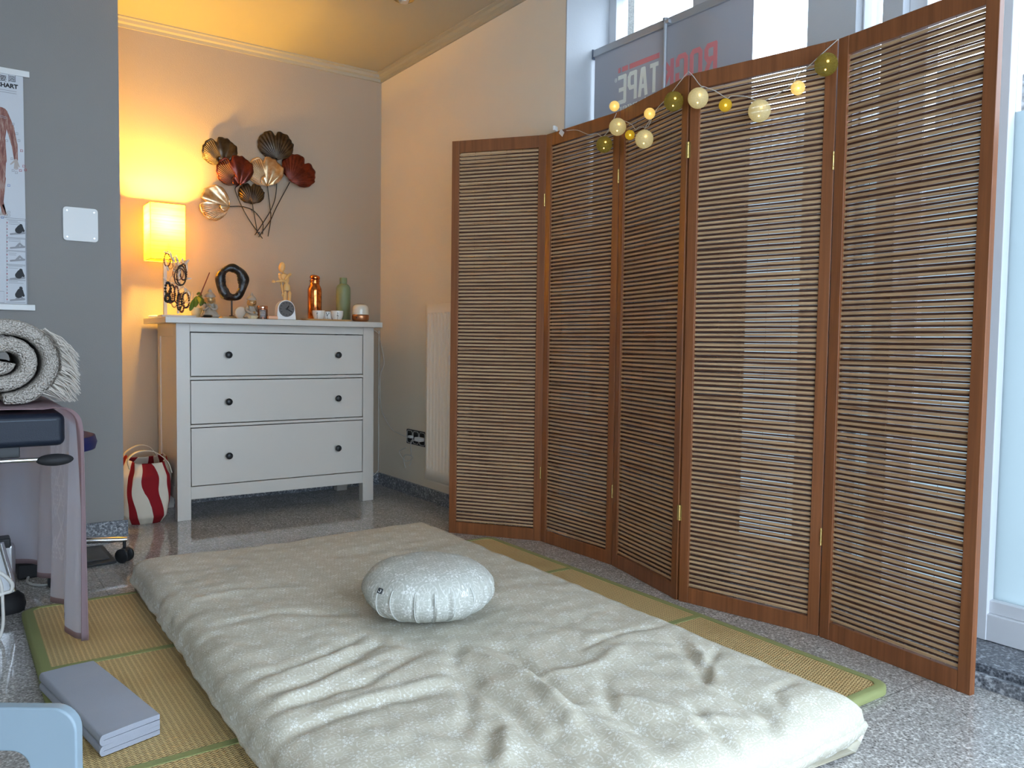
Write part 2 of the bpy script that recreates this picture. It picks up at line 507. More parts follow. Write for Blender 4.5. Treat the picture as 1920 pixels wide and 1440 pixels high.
# rendered outer reveal beyond the first window
g = G('pebbledash', 0.9); n = g.noise(160, 4, 0.8); g.col(g.ramp(n, [(0.3, (0.10, 0.10, 0.09)), (0.7, (0.30, 0.29, 0.26))])); g.bump(n, 0.004)
struct('wall_outer', MB().b2((0.306, -1.772, 0.03), (0.345, NY+0.02, 2.75)), g.m)
# rooflights etc: nothing; the ceiling spot
t = thing('ceiling_spotlight', AT(757, -4, 'z', ZC), 'small chrome spotlight fixture recessed in the warm cream ceiling', 'ceiling light')
MB().lathe([(0.045, 0.0), (0.05, -0.003), (0.045, -0.008), (0.030, -0.010), (0.026, -0.004), (0.02, 0)], 24).build('trim_ring', M['brass'], t, smooth=True)
MB().lathe([(0.027, 0), (0.027, -0.012), (0.022, -0.020), (0.012, -0.022), (0.0005, -0.022)], 8).build('lamp_head', M['chrome'], t, smooth=True, angle=30)
# ------------------------------------------------------------------ outside
g = G('clay_roof_tiles', 0.8)
x, y, z = g.xyz()
cu = ((y/0.24).fract()*2*PI).sin(); row = (z/0.20+cu*0.14).fract()
k = row*0.6+cu*0.2+g.noise(8, 4)*0.35
g.col(g.ramp(k, [(0.15, (0.008, 0.009, 0.011)), (0.55, (0.028, 0.030, 0.033)), (0.95, (0.065, 0.067, 0.07))])); g.bump(row*0.7+cu*0.3, 0.05)
M['roof'] = g.m
M['facade'] = plain('brick_facade', (0.10, 0.045, 0.035), 0.9, var=0.3)
h = thing('neighbouring_house', (11.0, 1.0, 0), 'neighbouring house with grey tiled roof seen beyond the right-hand window', 'house')
r = MB().prism([(-2.3, 3.75), (-2.15, 3.65), (1.5, 5.70), (1.5, 5.85)], -9.0, 7.0, 'y')
r.build('tiled_roof', M['roof'], h)
MB().b2((-1.9, -8.6, 0), (4.0, 6.6, 3.8)).build('facade_wall', M['facade'], h)
c = MB(); q = AT(1908, 100, 'x', 10.6)-Vector(h.location)
c.lathe([(0.10, -0.4), (0.10, 0.1), (0.16, 0.12), (0.16, 0.2), (0.10, 0.22), (0.10, 0.34), (0.02, 0.38)], 14, q)
c.build('vent_pipe', M['white_plastic'], h, smooth=True)
hb = MB()
def hf(u, v):
    yy = -10+u*20; a = v*PI
    b = noise.noise(Vector((u*60, v*5, 1)))*0.22+noise.noise(Vector((u*160, v*12, 7)))*0.1
    pr = [(-0.6, 0), (-0.6, 2.9), (-0.35, 3.30), (0.35, 3.30), (0.6, 2.9), (0.6, 0)]
    s = v*5; i = min(int(s), 4); f = s-i
    px = pr[i][0]*(1-f)+pr[i+1][0]*f; pz = pr[i][1]*(1-f)+pr[i+1][1]*f
    return (7.4+px*(1+b), yy, pz*(1+b*0.12))
hb.grid(260, 26, hf)
g = G('hedge_leaves', 0.8); n = g.noise(30, 5, 0.8); g.col(g.ramp(n, [(0.3, (0.006, 0.010, 0.005)), (0.75, (0.032, 0.045, 0.022))])); g.bump(n, 0.08)
o = hb.build('hedge', g.m, smooth=True); tag(o, 'clipped green hedge below the tiled roof beyond the window', 'hedge')
struct('ground_outside', MB().b2((0.6, -22, -0.3), (25, 22, -0.1)), plain('paving', (0.22, 0.22, 0.22), 0.9))
# ------------------------------------------------------------------ tatami mat
MX0, MX1, MY0, MY1 = -1.95, -0.195, -3.335, -1.515
mat_t = thing('tatami_mat', ((MX0+MX1)/2, (MY0+MY1)/2, 0), 'woven straw tatami mat with green cloth edging under the futon', 'floor mat')
g = G('woven_straw', 0.6, spec=0.3); M['straw'] = g.m
x, y, z = g.xyz()
u = x/0.0125; v = y/0.0075
par = (u.floor()).mod(2.0)
cell = (v+par*0.5).fract()
hole = ((cell-0.5).abs() > 0.33)*(((u.fract()-0.5).abs()) > 0.18)
th = ((v*4.0).fract()-0.5).abs()
n = g.noise(260, 3); n2 = g.noise(3, 2)
c = g.ramp(n*0.6+th*0.5, [(0.2, (0.44, 0.30, 0.13)), (0.5, (0.66, 0.48, 0.23)), (0.85, (0.84, 0.67, 0.38))])
c = g.mix(hole*0.8, c, (0.05, 0.028, 0.010))
c = g.mix(n2.step(0.45, 0.75)*0.35, c, (0.30, 0.17, 0.05))
g.col(c); g.bump(((cell-0.5).abs()*-1.0)+(u.fract()-0.5).abs()*-0.6, 0.003)
M['green_cloth'] = plain('green_edging_cloth', (0.25, 0.27, 0.105), 0.75, bump=0.0005, bs=500)
def strip_pts(k, n=24):
    return None
edges = [MY1, -2.085, -2.715, MY1-(MY1-MY0)]
o = MB().prism(rrect(MX0+0.012, MX1-0.012, MY0+0.012, MY1-0.012, 0.035), 0.001, 0.019).build('woven_panel', M['straw'], mat_t, world=True, bevel=0.004)
op = rrect(MX0+0.010, MX1-0.010, MY0+0.010, MY1-0.010, 0.04)
e = MB()
ol = rrect(MX0, MX1, MY0, MY1, 0.05); il = rrect(MX0+0.030, MX1-0.030, MY0+0.024, MY1-0.024, 0.03)
k = len(ol); vs = []
for p in ol: vs.append((p[0], p[1], 0.001))
for p in ol: vs.append((p[0], p[1], 0.017))
for p in op: vs.append((p[0], p[1], 0.0215))
for p in il: vs.append((p[0], p[1], 0.0210))
for p in il: vs.append((p[0], p[1], 0.016))
fs = []
for a in range(4):
    for i in range(k): fs.append((a*k+i, a*k+(i+1) % k, (a+1)*k+(i+1) % k, (a+1)*k+i))
e.add(vs, fs); e.build('edge_binding', M['green_cloth'], mat_t, world=True, smooth=True, angle=70)
for yy in (-2.085, -2.715):
    MB().b2((MX0+0.004, yy-0.013, 0.012), (MX1-0.004, yy+0.013, 0.0205)).build('seam_binding', M['green_cloth'], mat_t, world=True, bevel=0.003)

# ------------------------------------------------------------------ printed fabric
def mandala(name, base, base2, white, s=0.085, bump=0.0006):
    g = G(name, 0.85, spec=0.2)
    n = g.t.nodes.new('ShaderNodeUVMap'); n.uv_map = 'UVMap'
    sp = g.t.nodes.new('ShaderNodeSeparateXYZ'); g.t.links.new(n.outputs[0], sp.inputs[0])
    X, Y = S(g, sp.outputs[0])/s, S(g, sp.outputs[1])/s
    uv = n.outputs[0]
    a, b = X.fract()-0.5, Y.fract()-0.5
    r = (a*a+b*b).sqrt(); th = b.atan2(a)
    ring = ((r-0.41).abs() < 0.020).max(((r-0.14).abs() < 0.016))
    spokes = ((th*16.0).cos() > 0.35)*(r > 0.31)*(r < 0.39)
    pet = ((th*6.0).cos().abs() > 0.72)*(r > 0.16)*(r < 0.28)
    dots = ((th*12.0).cos() > 0.6)*(r > 0.06)*(r < 0.10)
    a2, b2 = (X+0.5).fract()-0.5, (Y+0.5).fract()-0.5
    r2 = (a2*a2+b2*b2).sqrt(); th2 = b2.atan2(a2)
    c3 = (th2*4.0).cos().abs()
    star = (r2 < (c3*c3*0.31+0.05))*((r2*40.0+c3*3).sin() > -0.55)
    wing = ((r2-0.20-(th2*8.0).cos()*0.05).abs() < 0.018)
    m = ring*0.55
    m = m.max(spokes*0.5).max(pet*0.55).max(dots*0.4).max(star).max(wing*0.75)
    wear = g.noise(70, 4, 0.7, vec=uv)
    m = m*wear.step(0.32, 0.62)
    c = g.mix(g.noise(9, 3, vec=uv), base, base2)
    g.col(g.mix(m, c, white))
    g.bump(g.noise(900, 2, vec=uv)*0.4+m*0.5, bump, 0.6)
    return g
M['futon_cloth'] = mandala('printed_cotton', (0.46, 0.425, 0.335), (0.53, 0.49, 0.395), (0.71, 0.705, 0.66), 0.062).m
M['zafu_cloth'] = mandala('printed_cotton_cushion', (0.40, 0.40, 0.355), (0.47, 0.47, 0.42), (0.72, 0.72, 0.69), 0.064).m

# ------------------------------------------------------------------ futon
FC = [V(-1.632, -1.462, 0), V(-0.500, -1.490, 0), V(-0.520, -3.465, 0), V(-1.665, -3.475, 0)]   # BL BR FR FL
ZB = 0.0205
ridges = []   # (points in plan, width, height)
def R_(pts, w_, h_): ridges.append(([tuple(p) for p in pts], w_, h_))
def pxy(*pp): return [tuple(AT(a, b, 'z', 0.12))[:2] for a, b in pp]
R_(pxy((870, 1235), (894, 1280), (955, 1317), (997, 1364), (1062, 1425)), 0.022, -0.020)
R_(pxy((890, 1225), (926, 1240), (997, 1275), (1062, 1340), (1100, 1378)), 0.022, 0.020)
R_(pxy((910, 1205), (950, 1218), (1040, 1290), (1110, 1350)), 0.018, -0.014)
R_(pxy((1264, 1200), (1302, 1242), (1323, 1285)), 0.016, -0.011)
R_(pxy((1290, 1200), (1325, 1245), (1345, 1285)), 0.018, 0.012)
R_(pxy((1348, 1210), (1325, 1261), (1320, 1285)), 0.012, -0.010)
R_(pxy((1330, 1289), (1386, 1313), (1442, 1341), (1447, 1369)), 0.018, -0.016)
R_(pxy((1297, 1322), (1320, 1355), (1350, 1380)), 0.015, -0.010)
R_(pxy((1128, 1271), (1147, 1331), (1203, 1364), (1260, 1390)), 0.016, -0.012)
R_(pxy((1081, 1224), (1166, 1191), (1245, 1181)), 0.012, -0.006)
R_(pxy((925, 1350), (917, 1383), (905, 1430)), 0.024, -0.011)
R_(pxy((945, 1350), (945, 1390), (950, 1430)), 0.02, 0.014)
R_(pxy((1339, 1369), (1409, 1407)), 0.016, -0.016)
R_(pxy((1020, 1364), (1062, 1388), (1150, 1430)), 0.018, -0.014)
R_(pxy((1120, 1300), (1200, 1320), (1300, 1350), (1400, 1350)), 0.022, 0.012)
R_(pxy((990, 1290), (1080, 1330), (1180, 1400), (1240, 1440)), 0.024, 0.014)
R_(pxy((690, 1180), (618, 1224), (549, 1252), (460, 1283)), 0.018, -0.010)
R_(pxy((690, 1200), (600, 1240), (500, 1280)), 0.02, 0.008)
R_(pxy((720, 1193), (670, 1228), (584, 1276), (481, 1310)), 0.018, -0.012)
R_(pxy((750, 1215), (670, 1250), (584, 1295), (490, 1330)), 0.02, 0.009)
R_(pxy((790, 1221), (687, 1276), (584, 1310), (481, 1351)), 0.018, -0.011)
R_(pxy((842, 1282), (721, 1310), (618, 1348), (481, 1399)), 0.020, -0.009)
R_(pxy((860, 1260), (740, 1290), (600, 1340)), 0.020, 0.008)
R_(pxy((400, 1180), (520, 1150), (650, 1150)), 0.02, -0.006)
R_(pxy((360, 1130), (450, 1110), (600, 1100)), 0.02, 0.005)
R_(pxy((860, 1200), (850, 1240), (880, 1300), (870, 1370)), 0.02, -0.012)
R_(pxy((1500, 1270), (1450, 1300), (1470, 1330)), 0.016, -0.008)
R_(pxy((1180, 1210), (1120, 1250), (1000, 1270)), 0.02, 0.008)
def seg_d(x, y, pts):
    best = 9; fr = 0; n = len(pts)-1
    for i in range(n):
        ax_, ay_ = pts[i]; bx_, by_ = pts[i+1]
        dx, dy = bx_-ax_, by_-ay_; L = dx*dx+dy*dy
        t = 0 if L == 0 else max(0, min(1, ((x-ax_)*dx+(y-ay_)*dy)/L))
        d = math.hypot(x-ax_-t*dx, y-ay_-t*dy)
        if d < best: best = d; fr = (i+t)/n
    return best, fr
bbs = [(min(q[0] for q in p)-3*w_, max(q[0] for q in p)+3*w_, min(q[1] for q in p)-3*w_, max(q[1] for q in p)+3*w_) for p, w_, h_ in ridges]
ZAF = V(-1.045, -2.47, 0)
def futon_h(x, y):
    h = 0
    for (p, w_, h_), bb in zip(ridges, bbs):
        if x < bb[0] or x > bb[1] or y < bb[2] or y > bb[3]: continue
        d, f = seg_d(x, y, p)
        env = min(1, (min(f, 1-f)+0.05)*4)
        h += 0.78*h_*env*math.exp(-(d/w_)**2)
    h += 0.006*noise.noise(V(x*5, y*5, 0))+0.0035*noise.noise(V(x*13, y*16, 3))
    fr = max(0, min(1, (-1.9-y)/1.2))
    h += fr*(0.007*noise.noise(V(x*9, y*7, 9))+0.004*abs(noise.noise(V(x*17, y*14, 5))))
    d = math.hypot(x-ZAF.x, y-ZAF.y)
    h -= 0.014*math.exp(-(d/0.2)**4)+0.010*math.exp(-(d/0.30)**2)
    return h
def bil(s, t):
    b = FC[0].lerp(FC[1], s); f = FC[3].lerp(FC[2], s); return b.lerp(f, t)
NS, NT = 190, 330
W_, L_ = 1.12, 1.98
def border(d, R):
    return math.sqrt(max(0, 1-(1-min(d/R, 1))**2))
def fut(u, v):
    s = u; t = v
    p = bil(s, t)
    de = min(s*W_, (1-s)*W_, t*L_, (1-t)*L_)
    # rounded plan corners, wavy outline
    cx, cy = (s-0.5)*W_, (t-0.5)*L_
    ex, ey = W_/2-0.07, L_/2-0.07
    ox, oy = abs(cx)-ex, abs(cy)-ey
    if ox > 0 and oy > 0:
        m = max(ox, oy); q = math.hypot(ox, oy)
        k = m/q if q > 0 else 1
        nx, ny = ex+ox*(k*0.5+0.5), ey+oy*(k*0.5+0.5)
        p2 = V(math.copysign(nx, cx)/W_+0.5, math.copysign(ny, cy)/L_+0.5, 0)
        p = bil(p2.x, p2.y)
    edge = max(0, 1-de/0.10)
    wv = 0.012*noise.noise(V(p.x*6, p.y*6, 20))+0.006*noise.noise(V(p.x*19, p.y*19, 21))
    out = V(p.x+1.08, (p.y+2.47)*0.6, 0); out.z = 0
    if out.length > 0: p = p+out.normalized()*wv*edge
    H = 0.108-0.012*max(0, (t-0.5)*2)+0.006*math.cos(s*PI*2+1)
    b = border(de, 0.085)
    seam = ZB+0.042
    z = seam+(H+ZB-seam)*b + futon_h(p.x, p.y)*min(1, b)*min(1, de/0.05+0.15)
    z += 0.006*noise.noise(V(p.x*11, p.y*11, 30))*edge
    if de < 0.004: z = seam+0.006*noise.noise(V(p.x*8, p.y*8, 31))
    return (p.x, p.y, z)
fb = MB(); uv = []
# more rows near the rim so the rolled edge stays round
def warp(n, Lm):
    m = n; out = []
    for i in range(m+1):
        x = i/m
        a = x-0.16*math.sin(2*PI*x)/ (2*PI)*1.0
        out.append(a)
    return out
us = [0, .003/W_, .008/W_, .016/W_, .027/W_, .04/W_, .055/W_]; us = us+[.055/W_+(1-2*.055/W_)*i/NS for i in range(1, NS)]+[1-a for a in reversed(us)]
ts = [0, .003/L_, .008/L_, .016/L_, .027/L_, .04/L_, .055/L_]; ts = ts+[.055/L_+(1-2*.055/L_)*i/NT for i in range(1, NT)]+[1-a for a in reversed(ts)]
nu, nt = len(us), len(ts)
for a in us:
    for b in ts:
        q = fut(a, b); fb.v.append(V(*q))
        dl, dr_, db_, df_ = a*W_, (1-a)*W_, b*L_, (1-b)*L_; de_ = min(dl, dr_, db_, df_)
        dp = 0.095*(1-border(de_, 0.085))
        uv.append((a*W_-(dp if de_ == dl else -dp if de_ == dr_ else 0), b*L_-(dp if de_ == db_ and de_ != dl and de_ != dr_ else -dp if de_ == df_ and de_ != dl and de_ != dr_ else 0)))
for i in range(nu-1):
    for j in range(nt-1):
        fb.f.append((i*nt+j, (i+1)*nt+j, (i+1)*nt+j+1, i*nt+j+1))
rim = [(i, 0) for i in range(nu)]+[(nu-1, j) for j in range(1, nt)]+[(i, nt-1) for i in range(nu-2, -1, -1)]+[(0, j) for j in range(nt-2, 0, -1)]
prev = [i*nt+j for i, j in rim]
ctr = V(-1.08, -2.47, 0)
for k, (ins, zz) in enumerate(((-0.004, 0.036), (0.004, 0.024), (0.014, 0.012), (0.034, 0.001), (0.30, 0.001))):
    cur = []
    for idx, (i, j) in zip([i*nt+j for i, j in rim], rim):
        p = fb.v[idx]
        s, t = us[i], ts[j]
        dx = (1 if s == 0 else -1 if s == 1 else 0); dy = (-1 if t == 0 else 1 if t == 1 else 0)
        # under the far-out front edge the mattress sags from the mat to the floor
        onmat = 1 if p.y > MY0+0.02 else 0
        zf = 0.0222 if onmat else 0.002
        seam = p.z
        zk = zf+(seam-zf)*(zz/0.042)*(1+0.10*noise.noise(V(p.x*14, p.y*14, 40+k)))
        if k >= 3: zk = zf
        if k == 4: zk = 0.0225
        wv = 0.005*noise.noise(V(p.x*16, p.y*16, 50+k))*(k < 3)
        fb.v.append(V(p.x+(ins+wv)*dx, p.y+(ins+wv)*dy, zk)); uv.append((s*W_-dx*(0.095+0.012*(k+1)), t*L_+dy*(0.095+0.012*(k+1))*(dx == 0))); cur.append(len(fb.v)-1)
    n = len(rim)
    for a in range(n): fb.f.append((prev[a], prev[(a+1) % n], cur[(a+1) % n], cur[a]))
    prev = cur
fb.f.append(tuple(prev))
fb.uv = uv
fo = fb.build('futon_mattress', M['futon_cloth'], smooth=True, angle=180)
tag(fo, 'wrinkled futon mattress in beige and white medallion print lying on the tatami', 'futon')

# ------------------------------------------------------------------ zafu
ZR, ZH = 0.180, 0.150
zt0 = 0.1135
z_t = thing('meditation_cushion', (ZAF.x, ZAF.y, zt0), 'round pleated grey and white printed meditation cushion resting on the futon', 'cushion')
zb = MB(); zuv = []
NA, NP = 240, 44
pleats = [AT(a, 1130, 'z', zt0+0.05) for a in (712, 733, 774, 811, 846, 884)]
pa = [math.atan2(p.y-ZAF.y, p.x-ZAF.x) for p in pleats]
# true front directions of the six visible pleats, the rest continue round the back
def zang(px):
    k = (px-804)/126.0
    base = math.atan2(CAM.y-ZAF.y, CAM.x-ZAF.x)
    return base+math.asin(max(-0.98, min(0.98, k)))
pa = [zang(v) for v in (706, 733, 773, 811, 846, 881)]
allp = pa+[pa[-1]+0.33*i for i in range(1, 13)]
for i in range(NA):
    t = 2*PI*i/NA
    for j in range(NP):
        v = j/(NP-1)
        a = -PI/2+PI*v                     # bottom pole to top pole
        ca, sa = math.cos(a), math.sin(a)
        r = ZR*math.copysign(abs(ca)**0.72, ca)
        z = ZH/2+ZH/2*sa*(1+0.10*ca*ca)
        side = max(0, 1-abs((v-0.40)/0.25)**3)
        g_ = 0
        for q in allp:
            d = (t-q+PI) % (2*PI)-PI
            if abs(d) < 0.2:
                wob = d+0.03*math.sin(v*7+q*5)
                g_ += -0.008*math.exp(-(wob/0.022)**2)+0.0055*math.exp(-((wob-0.045)/0.022)**2)
        r += g_*side
        z += 0.004*ca*noise.noise(V(math.cos(t)*2, math.sin(t)*2, v*2))
        r *= 1+0.015*noise.noise(V(math.cos(t)*1.5, math.sin(t)*1.5, v*2+4))
        zb.v.append(V(r*math.cos(t), r*math.sin(t), z))
        if v > 0.56: zuv.append((r*math.cos(t)+3, r*math.sin(t)+3))
        else: zuv.append((t*ZR+0.01, z))
for i in range(NA):
    i2 = (i+1) % NA
    for j in range(NP-1):
        zb.f.append((i*NP+j, i2*NP+j, i2*NP+j+1, i*NP+j+1))
# per-corner uv so that top and side prints meet cleanly
me_uv = []
for f in zb.f:
    top = sum(zb.v[i].z for i in f)/4 > ZH*0.62
    for i in f:
        p = zb.v[i]
        if top: me_uv.append((p.x+3, p.y+3))
        else:
            t = (i//NP)*2*PI/NA
            if (f[0]//NP) == NA-1 and i//NP == 0: t = 2*PI
            me_uv.append((t*ZR, p.z*1.15))
zo = zb.build('cushion_cover', M['zafu_cloth'], z_t, smooth=True, angle=180, weld=False)
ul = zo.data.uv_layers.new(name='UVMap')
k = 0
# recalc keeps loops in face order but may flip them: look the corner up by vertex
for pi, poly in enumerate(zo.data.polygons):
    f = zb.f[pi]; base = sum(len(q) for q in ()) 
    lut = {i: me_uv[pi*4+c] for c, i in enumerate(f)}
    for li in poly.loop_indices: ul.data[li].uv = lut[zo.data.loops[li].vertex_index]
# pale piping along the pleats
M['piping'] = plain('pale_thread', (0.55, 0.56, 0.53), 0.8)
for q in pa:
    pts = []
    for j in range(5, 28):
        i = int(round(((q+0.048) % (2*PI))/(2*PI)*NA)) % NA
        p = zb.v[i*NP+j]; pts.append(p*1.0+V(math.cos(q), math.sin(q), 0)*0.0005)
    MB().tube(pts, 0.0013, 6).build('pleat_piping', M['piping'], z_t, smooth=True)
tp = AT(720, 1104, 'x', -1.17)
i = int(round(((zang(714)) % (2*PI))/(2*PI)*NA)) % NA
p = zb.v[i*NP+26]; nrm = V(p.x, p.y, 0.10).normalized(); tx = V(-nrm.y, nrm.x, 0).normalized()
ty = nrm.cross(tx)
mm = Matrix((tx, ty, nrm)).transposed()
lb = MB().box((0, 0, 0), (0.017, 0.014, 0.0015), mm); lb.shift(p+nrm*0.003)
lo = lb.build('cloth_label', plain('charcoal_label', (0.05, 0.055, 0.06), 0.7), z_t); tag(lo, 'small dark label')
mk = MB()
arc = [V(0.004*math.cos(a), 0.004*math.sin(a), 0) for a in [math.radians(d) for d in range(200, 430, 20)]]
arc = [mm @ q+p+nrm*0.0042 for q in arc]
mk.tube(arc, 0.0009, 6); mk.build('label_mark', M['white_plastic'], lo)

# ------------------------------------------------------------------ folded felt mat
A, B_, D_ = V(-1.955, -2.235, 0), V(-1.844, -2.205, 0), V(-1.885, -2.650, 0)
ang = math.atan2(-(B_-D_).x, (B_-D_).y)
ax_ = V(-0.1, -1, 0)
pA, pB, pC, pD = V(-1.957, -2.225, 0), V(-1.842, -2.215, 0), V(-1.768, -2.600, 0), V(-1.887, -2.640, 0)
M['felt'] = plain('blue_grey_felt', (0.31, 0.33, 0.385), 0.9, var=0.10, bump=0.0006, bs=600)
ft = thing('folded_mat', ((pA.x+pC.x)/2, (pA.y+pC.y)/2, 0.021), 'folded blue-grey felt pad lying on the tatami mat', 'folded mat')
def slab(z0, z1, fold_left=True):
    """a doubled layer of felt, folded along its left long edge"""
    m = MB(); n = 10
    h = (z1-z0)
    prof = [(1.0, z0), (1.0, z0+h*0.46), (0.5, z0+h*0.47), (0.05, z0+h*0.48), (0.05, z0+h*0.52), (0.5, z0+h*0.53), (1.0, z0+h*0.54), (1.0, z1), (0.5, z1+0.0012)]
    for k in range(n+1):
        a = PI/2+PI*k/n
        prof.append((0.045+0.06*math.cos(a), z0+h/2+h/2*math.sin(a)))
    vs = []
    rows = 8
    for r in range(rows+1):
        t = r/rows
        l = pA.lerp(pD, t); q = pB.lerp(pC, t)
        for s, z in prof:
            p = l.lerp(q, s); vs.append((p.x, p.y, z+0.0015*math.sin(t*3+s)))
    k = len(prof); fs = [tuple(range(k)), tuple(rows*k+i for i in range(k-1, -1, -1))]
    for r in range(rows):
        for i in range(k): fs.append((r*k+i, r*k+(i+1) % k, (r+1)*k+(i+1) % k, (r+1)*k+i))
    return m.add(vs, fs)
slab(0.0225, 0.043).build('folded_layer', M['felt'], ft, world=True, smooth=True, angle=50)
slab(0.0435, 0.066).build('folded_layer', M['felt'], ft, world=True, smooth=True, angle=50)

# ------------------------------------------------------------------ folding screen
J = [V(-0.273, -1.283, 0), V(-0.012, -1.634, 0), V(-0.006, -2.089, 0), V(-0.111, -2.5315, 0), V(-0.003, -2.997, 0), V(-0.0506, -3.458, 0)]
HS = 1.745
scr = thing('folding_screen', (-0.07, -2.35, 0), 'tall brown wooden folding screen of five slatted panels standing before the windows', 'folding screen')
RAIL = 0.052; ST = 0.034; TH = 0.020
for i in range(5):
    a, b = J[i], J[i+1]
    d = (b-a); L = d.length; d.normalize()
    nrm = V(-d.y, d.x, 0)
    if nrm.dot(CAM-a) < 0: nrm = -nrm
    # local frame: x along the panel, y towards the back, z up
    m4 = Matrix((d, -nrm, V(0, 0, 1))).transposed().to_4x4()
    if m4.to_3x3().determinant() < 0: print('flip')
    m4.translation = a
    ml = wmat(scr).inverted() @ m4
    f = MB(); g0 = 0.003
    f.b2((g0, -TH/2, 0.0), (g0+ST, TH/2, HS)); f.b2((L-g0-ST, -TH/2, 0.0), (L-g0, TH/2, HS))
    f.b2((g0+ST, -TH/2+0.001, HS-RAIL), (L-g0-ST, TH/2-0.001, HS)); f.b2((g0+ST, -TH/2+0.001, 0.0), (L-g0-ST, TH/2-0.001, RAIL))
    # inner stop bead
    pn = f.build('screen_panel', M['screen_wood'], scr, bevel=0.0018)
    pn.matrix_local = ml
    x0, x1 = g0+ST, L-g0-ST
    sl = MB(); bk = MB(); pitch = 0.01585
    n = int((HS-2*RAIL)/pitch)+1; pitch = (HS-2*RAIL-0.002)/n
    rnd = random.Random(100+i)
    def slat(mb, z, h, yc, t, j):
        segs = 5
        vs = []
        dz0 = rnd.uniform(-j, j); dz1 = rnd.uniform(-j, j); ph = rnd.uniform(0, 6)
        for k in range(segs+1):
            s = k/segs; x = x0+(x1-x0)*s
            zz = z+dz0*(1-s)+dz1*s+0.45*j*math.sin(ph+s*5)
            hh = h*(1+0.05*math.sin(ph*2+s*7))
            for yy, q in ((yc-t/2, -hh/2+0.0006), (yc-t/2-0.0006, 0), (yc-t/2, hh/2-0.0006), (yc+t/2, hh/2), (yc+t/2, -hh/2)):
                vs.append((x, yy, zz+q))
        fs = [(0, 1, 2, 3, 4), tuple(segs*5+q for q in (4, 3, 2, 1, 0))]
        for k in range(segs):
            for q in range(5): fs.append((k*5+q, k*5+(q+1) % 5, (k+1)*5+(q+1) % 5, (k+1)*5+q))
        mb.add(vs, fs)
    for k in range(n):
        z = RAIL+pitch*(k+0.5)+0.001
        slat(sl, z, 0.0085+rnd.uniform(-0.0006, 0.0006), -0.0021, 0.0028, 0.0008)
        if k < n-1: slat(bk, z+pitch/2, 0.0062+rnd.uniform(-0.0009, 0.0010), 0.0020, 0.0024, 0.0011)
    sl.build('woven_slats', M['slat'], pn, weld=False)
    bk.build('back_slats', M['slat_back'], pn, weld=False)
    th = MB()
    for k in range(1, 5):
        xx = x0+(x1-x0)*k/5
        th.tube([(xx, -0.0008, RAIL), (xx, -0.0008, HS-RAIL)], 0.0007, 4)
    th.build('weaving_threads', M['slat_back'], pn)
    if i > 0:
        for zz in ((1.47, 0.30), (1.50, 0.29), (1.50, 0.30), (1.40, 0.30))[i-1]:
            hg = MB(); yc = -TH/2-0.001
            hg.b2((-0.008 if i == 3 else -0.002, yc-0.001, zz-0.026), (0.009 if i == 3 else 0.003, yc+0.001, zz+0.026)); hg.tube([(0, yc-0.001, zz-0.026), (0, yc-0.001, zz+0.026)], 0.0028, 8)
            for q in (-0.017, 0.017): hg.ball((0.002, yc-0.002, zz+q), 0.0018, 8, 4)
            hg.build('hinge', M['brass'], pn, smooth=True)
# ------------------------------------------------------------------ chest of drawers
BX0, BX1, BYF = -1.2455, -0.2411, -0.430
TX0, TX1, TYF = -1.3069, -0.2269, -0.5049
ZT_ = 0.96
lac = M['white_lacquer']
ch = thing('chest_of_drawers', ((BX0+BX1)/2, -0.25, 0), 'white chest of three drawers with black knobs standing in the alcove', 'chest of drawers')
MB().b2((TX0, TYF, 0.932), (TX1, -0.012, ZT_)).build('top_board', lac, ch, world=True, bevel=0.003)
f = MB(); LW = 0.062; YB = -0.035
def rail(a, b): f.b2(a, b)
rail((BX0+LW, BYF+0.001, 0.893), (BX1-LW, BYF+0.022, 0.932))
rail((BX0+LW, BYF+0.001, 0.666), (BX1-LW, BYF+0.022, 0.680))
rail((BX0+LW, BYF+0.001, 0.440), (BX1-LW, BYF+0.022, 0.453))
rail((BX0+LW, BYF+0.001, 0.098), (BX1-LW, BYF+0.022, 0.158))
f.b2((BX0+0.02, YB-0.012, 0.10), (BX1-0.02, YB, 0.93))
for s, xx in ((1, BX0), (-1, BX1)):
    a, b = (xx, xx+0.016) if s > 0 else (xx-0.016, xx)
    f.b2((a+(0.006 if s > 0 else 0), BYF+0.05, 0.16), (b-(0.006 if s < 0 else 0), YB-0.05, 0.87))
    f.b2((a, BYF+0.05, 0.10), (b, YB-0.05, 0.16)); f.b2((a, BYF+0.05, 0.87), (b, YB-0.05, 0.932))
f.build('carcass', lac, ch, world=True, bevel=0.0015)
for xa, ya in ((BX0, BYF), (BX1-LW, BYF), (BX0, YB-0.05), (BX1-LW, YB-0.05)):
    MB().b2((xa, ya, 0.0), (xa+LW, ya+0.05, 0.932)).build('leg', lac, ch, world=True, bevel=0.002)
M['dark_gap'] = plain('drawer_shadow_gap', (0.03, 0.03, 0.03), 0.9)
for z0, z1, zk in ((0.684, 0.889, 0.785), (0.457, 0.662, 0.559), (0.162, 0.436, 0.297)):
    d = MB().b2((BX0+LW+0.0035, BYF+0.002, z0), (BX1-LW-0.0035, BYF+0.021, z1))
    d.b2((BX0+LW+0.02, BYF+0.021, z0+0.01), (BX1-LW-0.02, YB-0.02, z1-0.03))
    do = d.build('drawer', lac, ch, world=True, bevel=0.0015)
    for xk in (-1.010, -0.450):
        kb = MB().lathe([(0.0001, 0.004), (0.008, 0.004), (0.007, -0.008), (0.010, -0.012), (0.016, -0.017), (0.0165, -0.022), (0.013, -0.027), (0.006, -0.029), (0.0001, -0.0295)], 24, ax='y')
        kb.shift((xk, BYF, zk)); kb.build('knob', M['black'], do, world=True, smooth=True, angle=60)

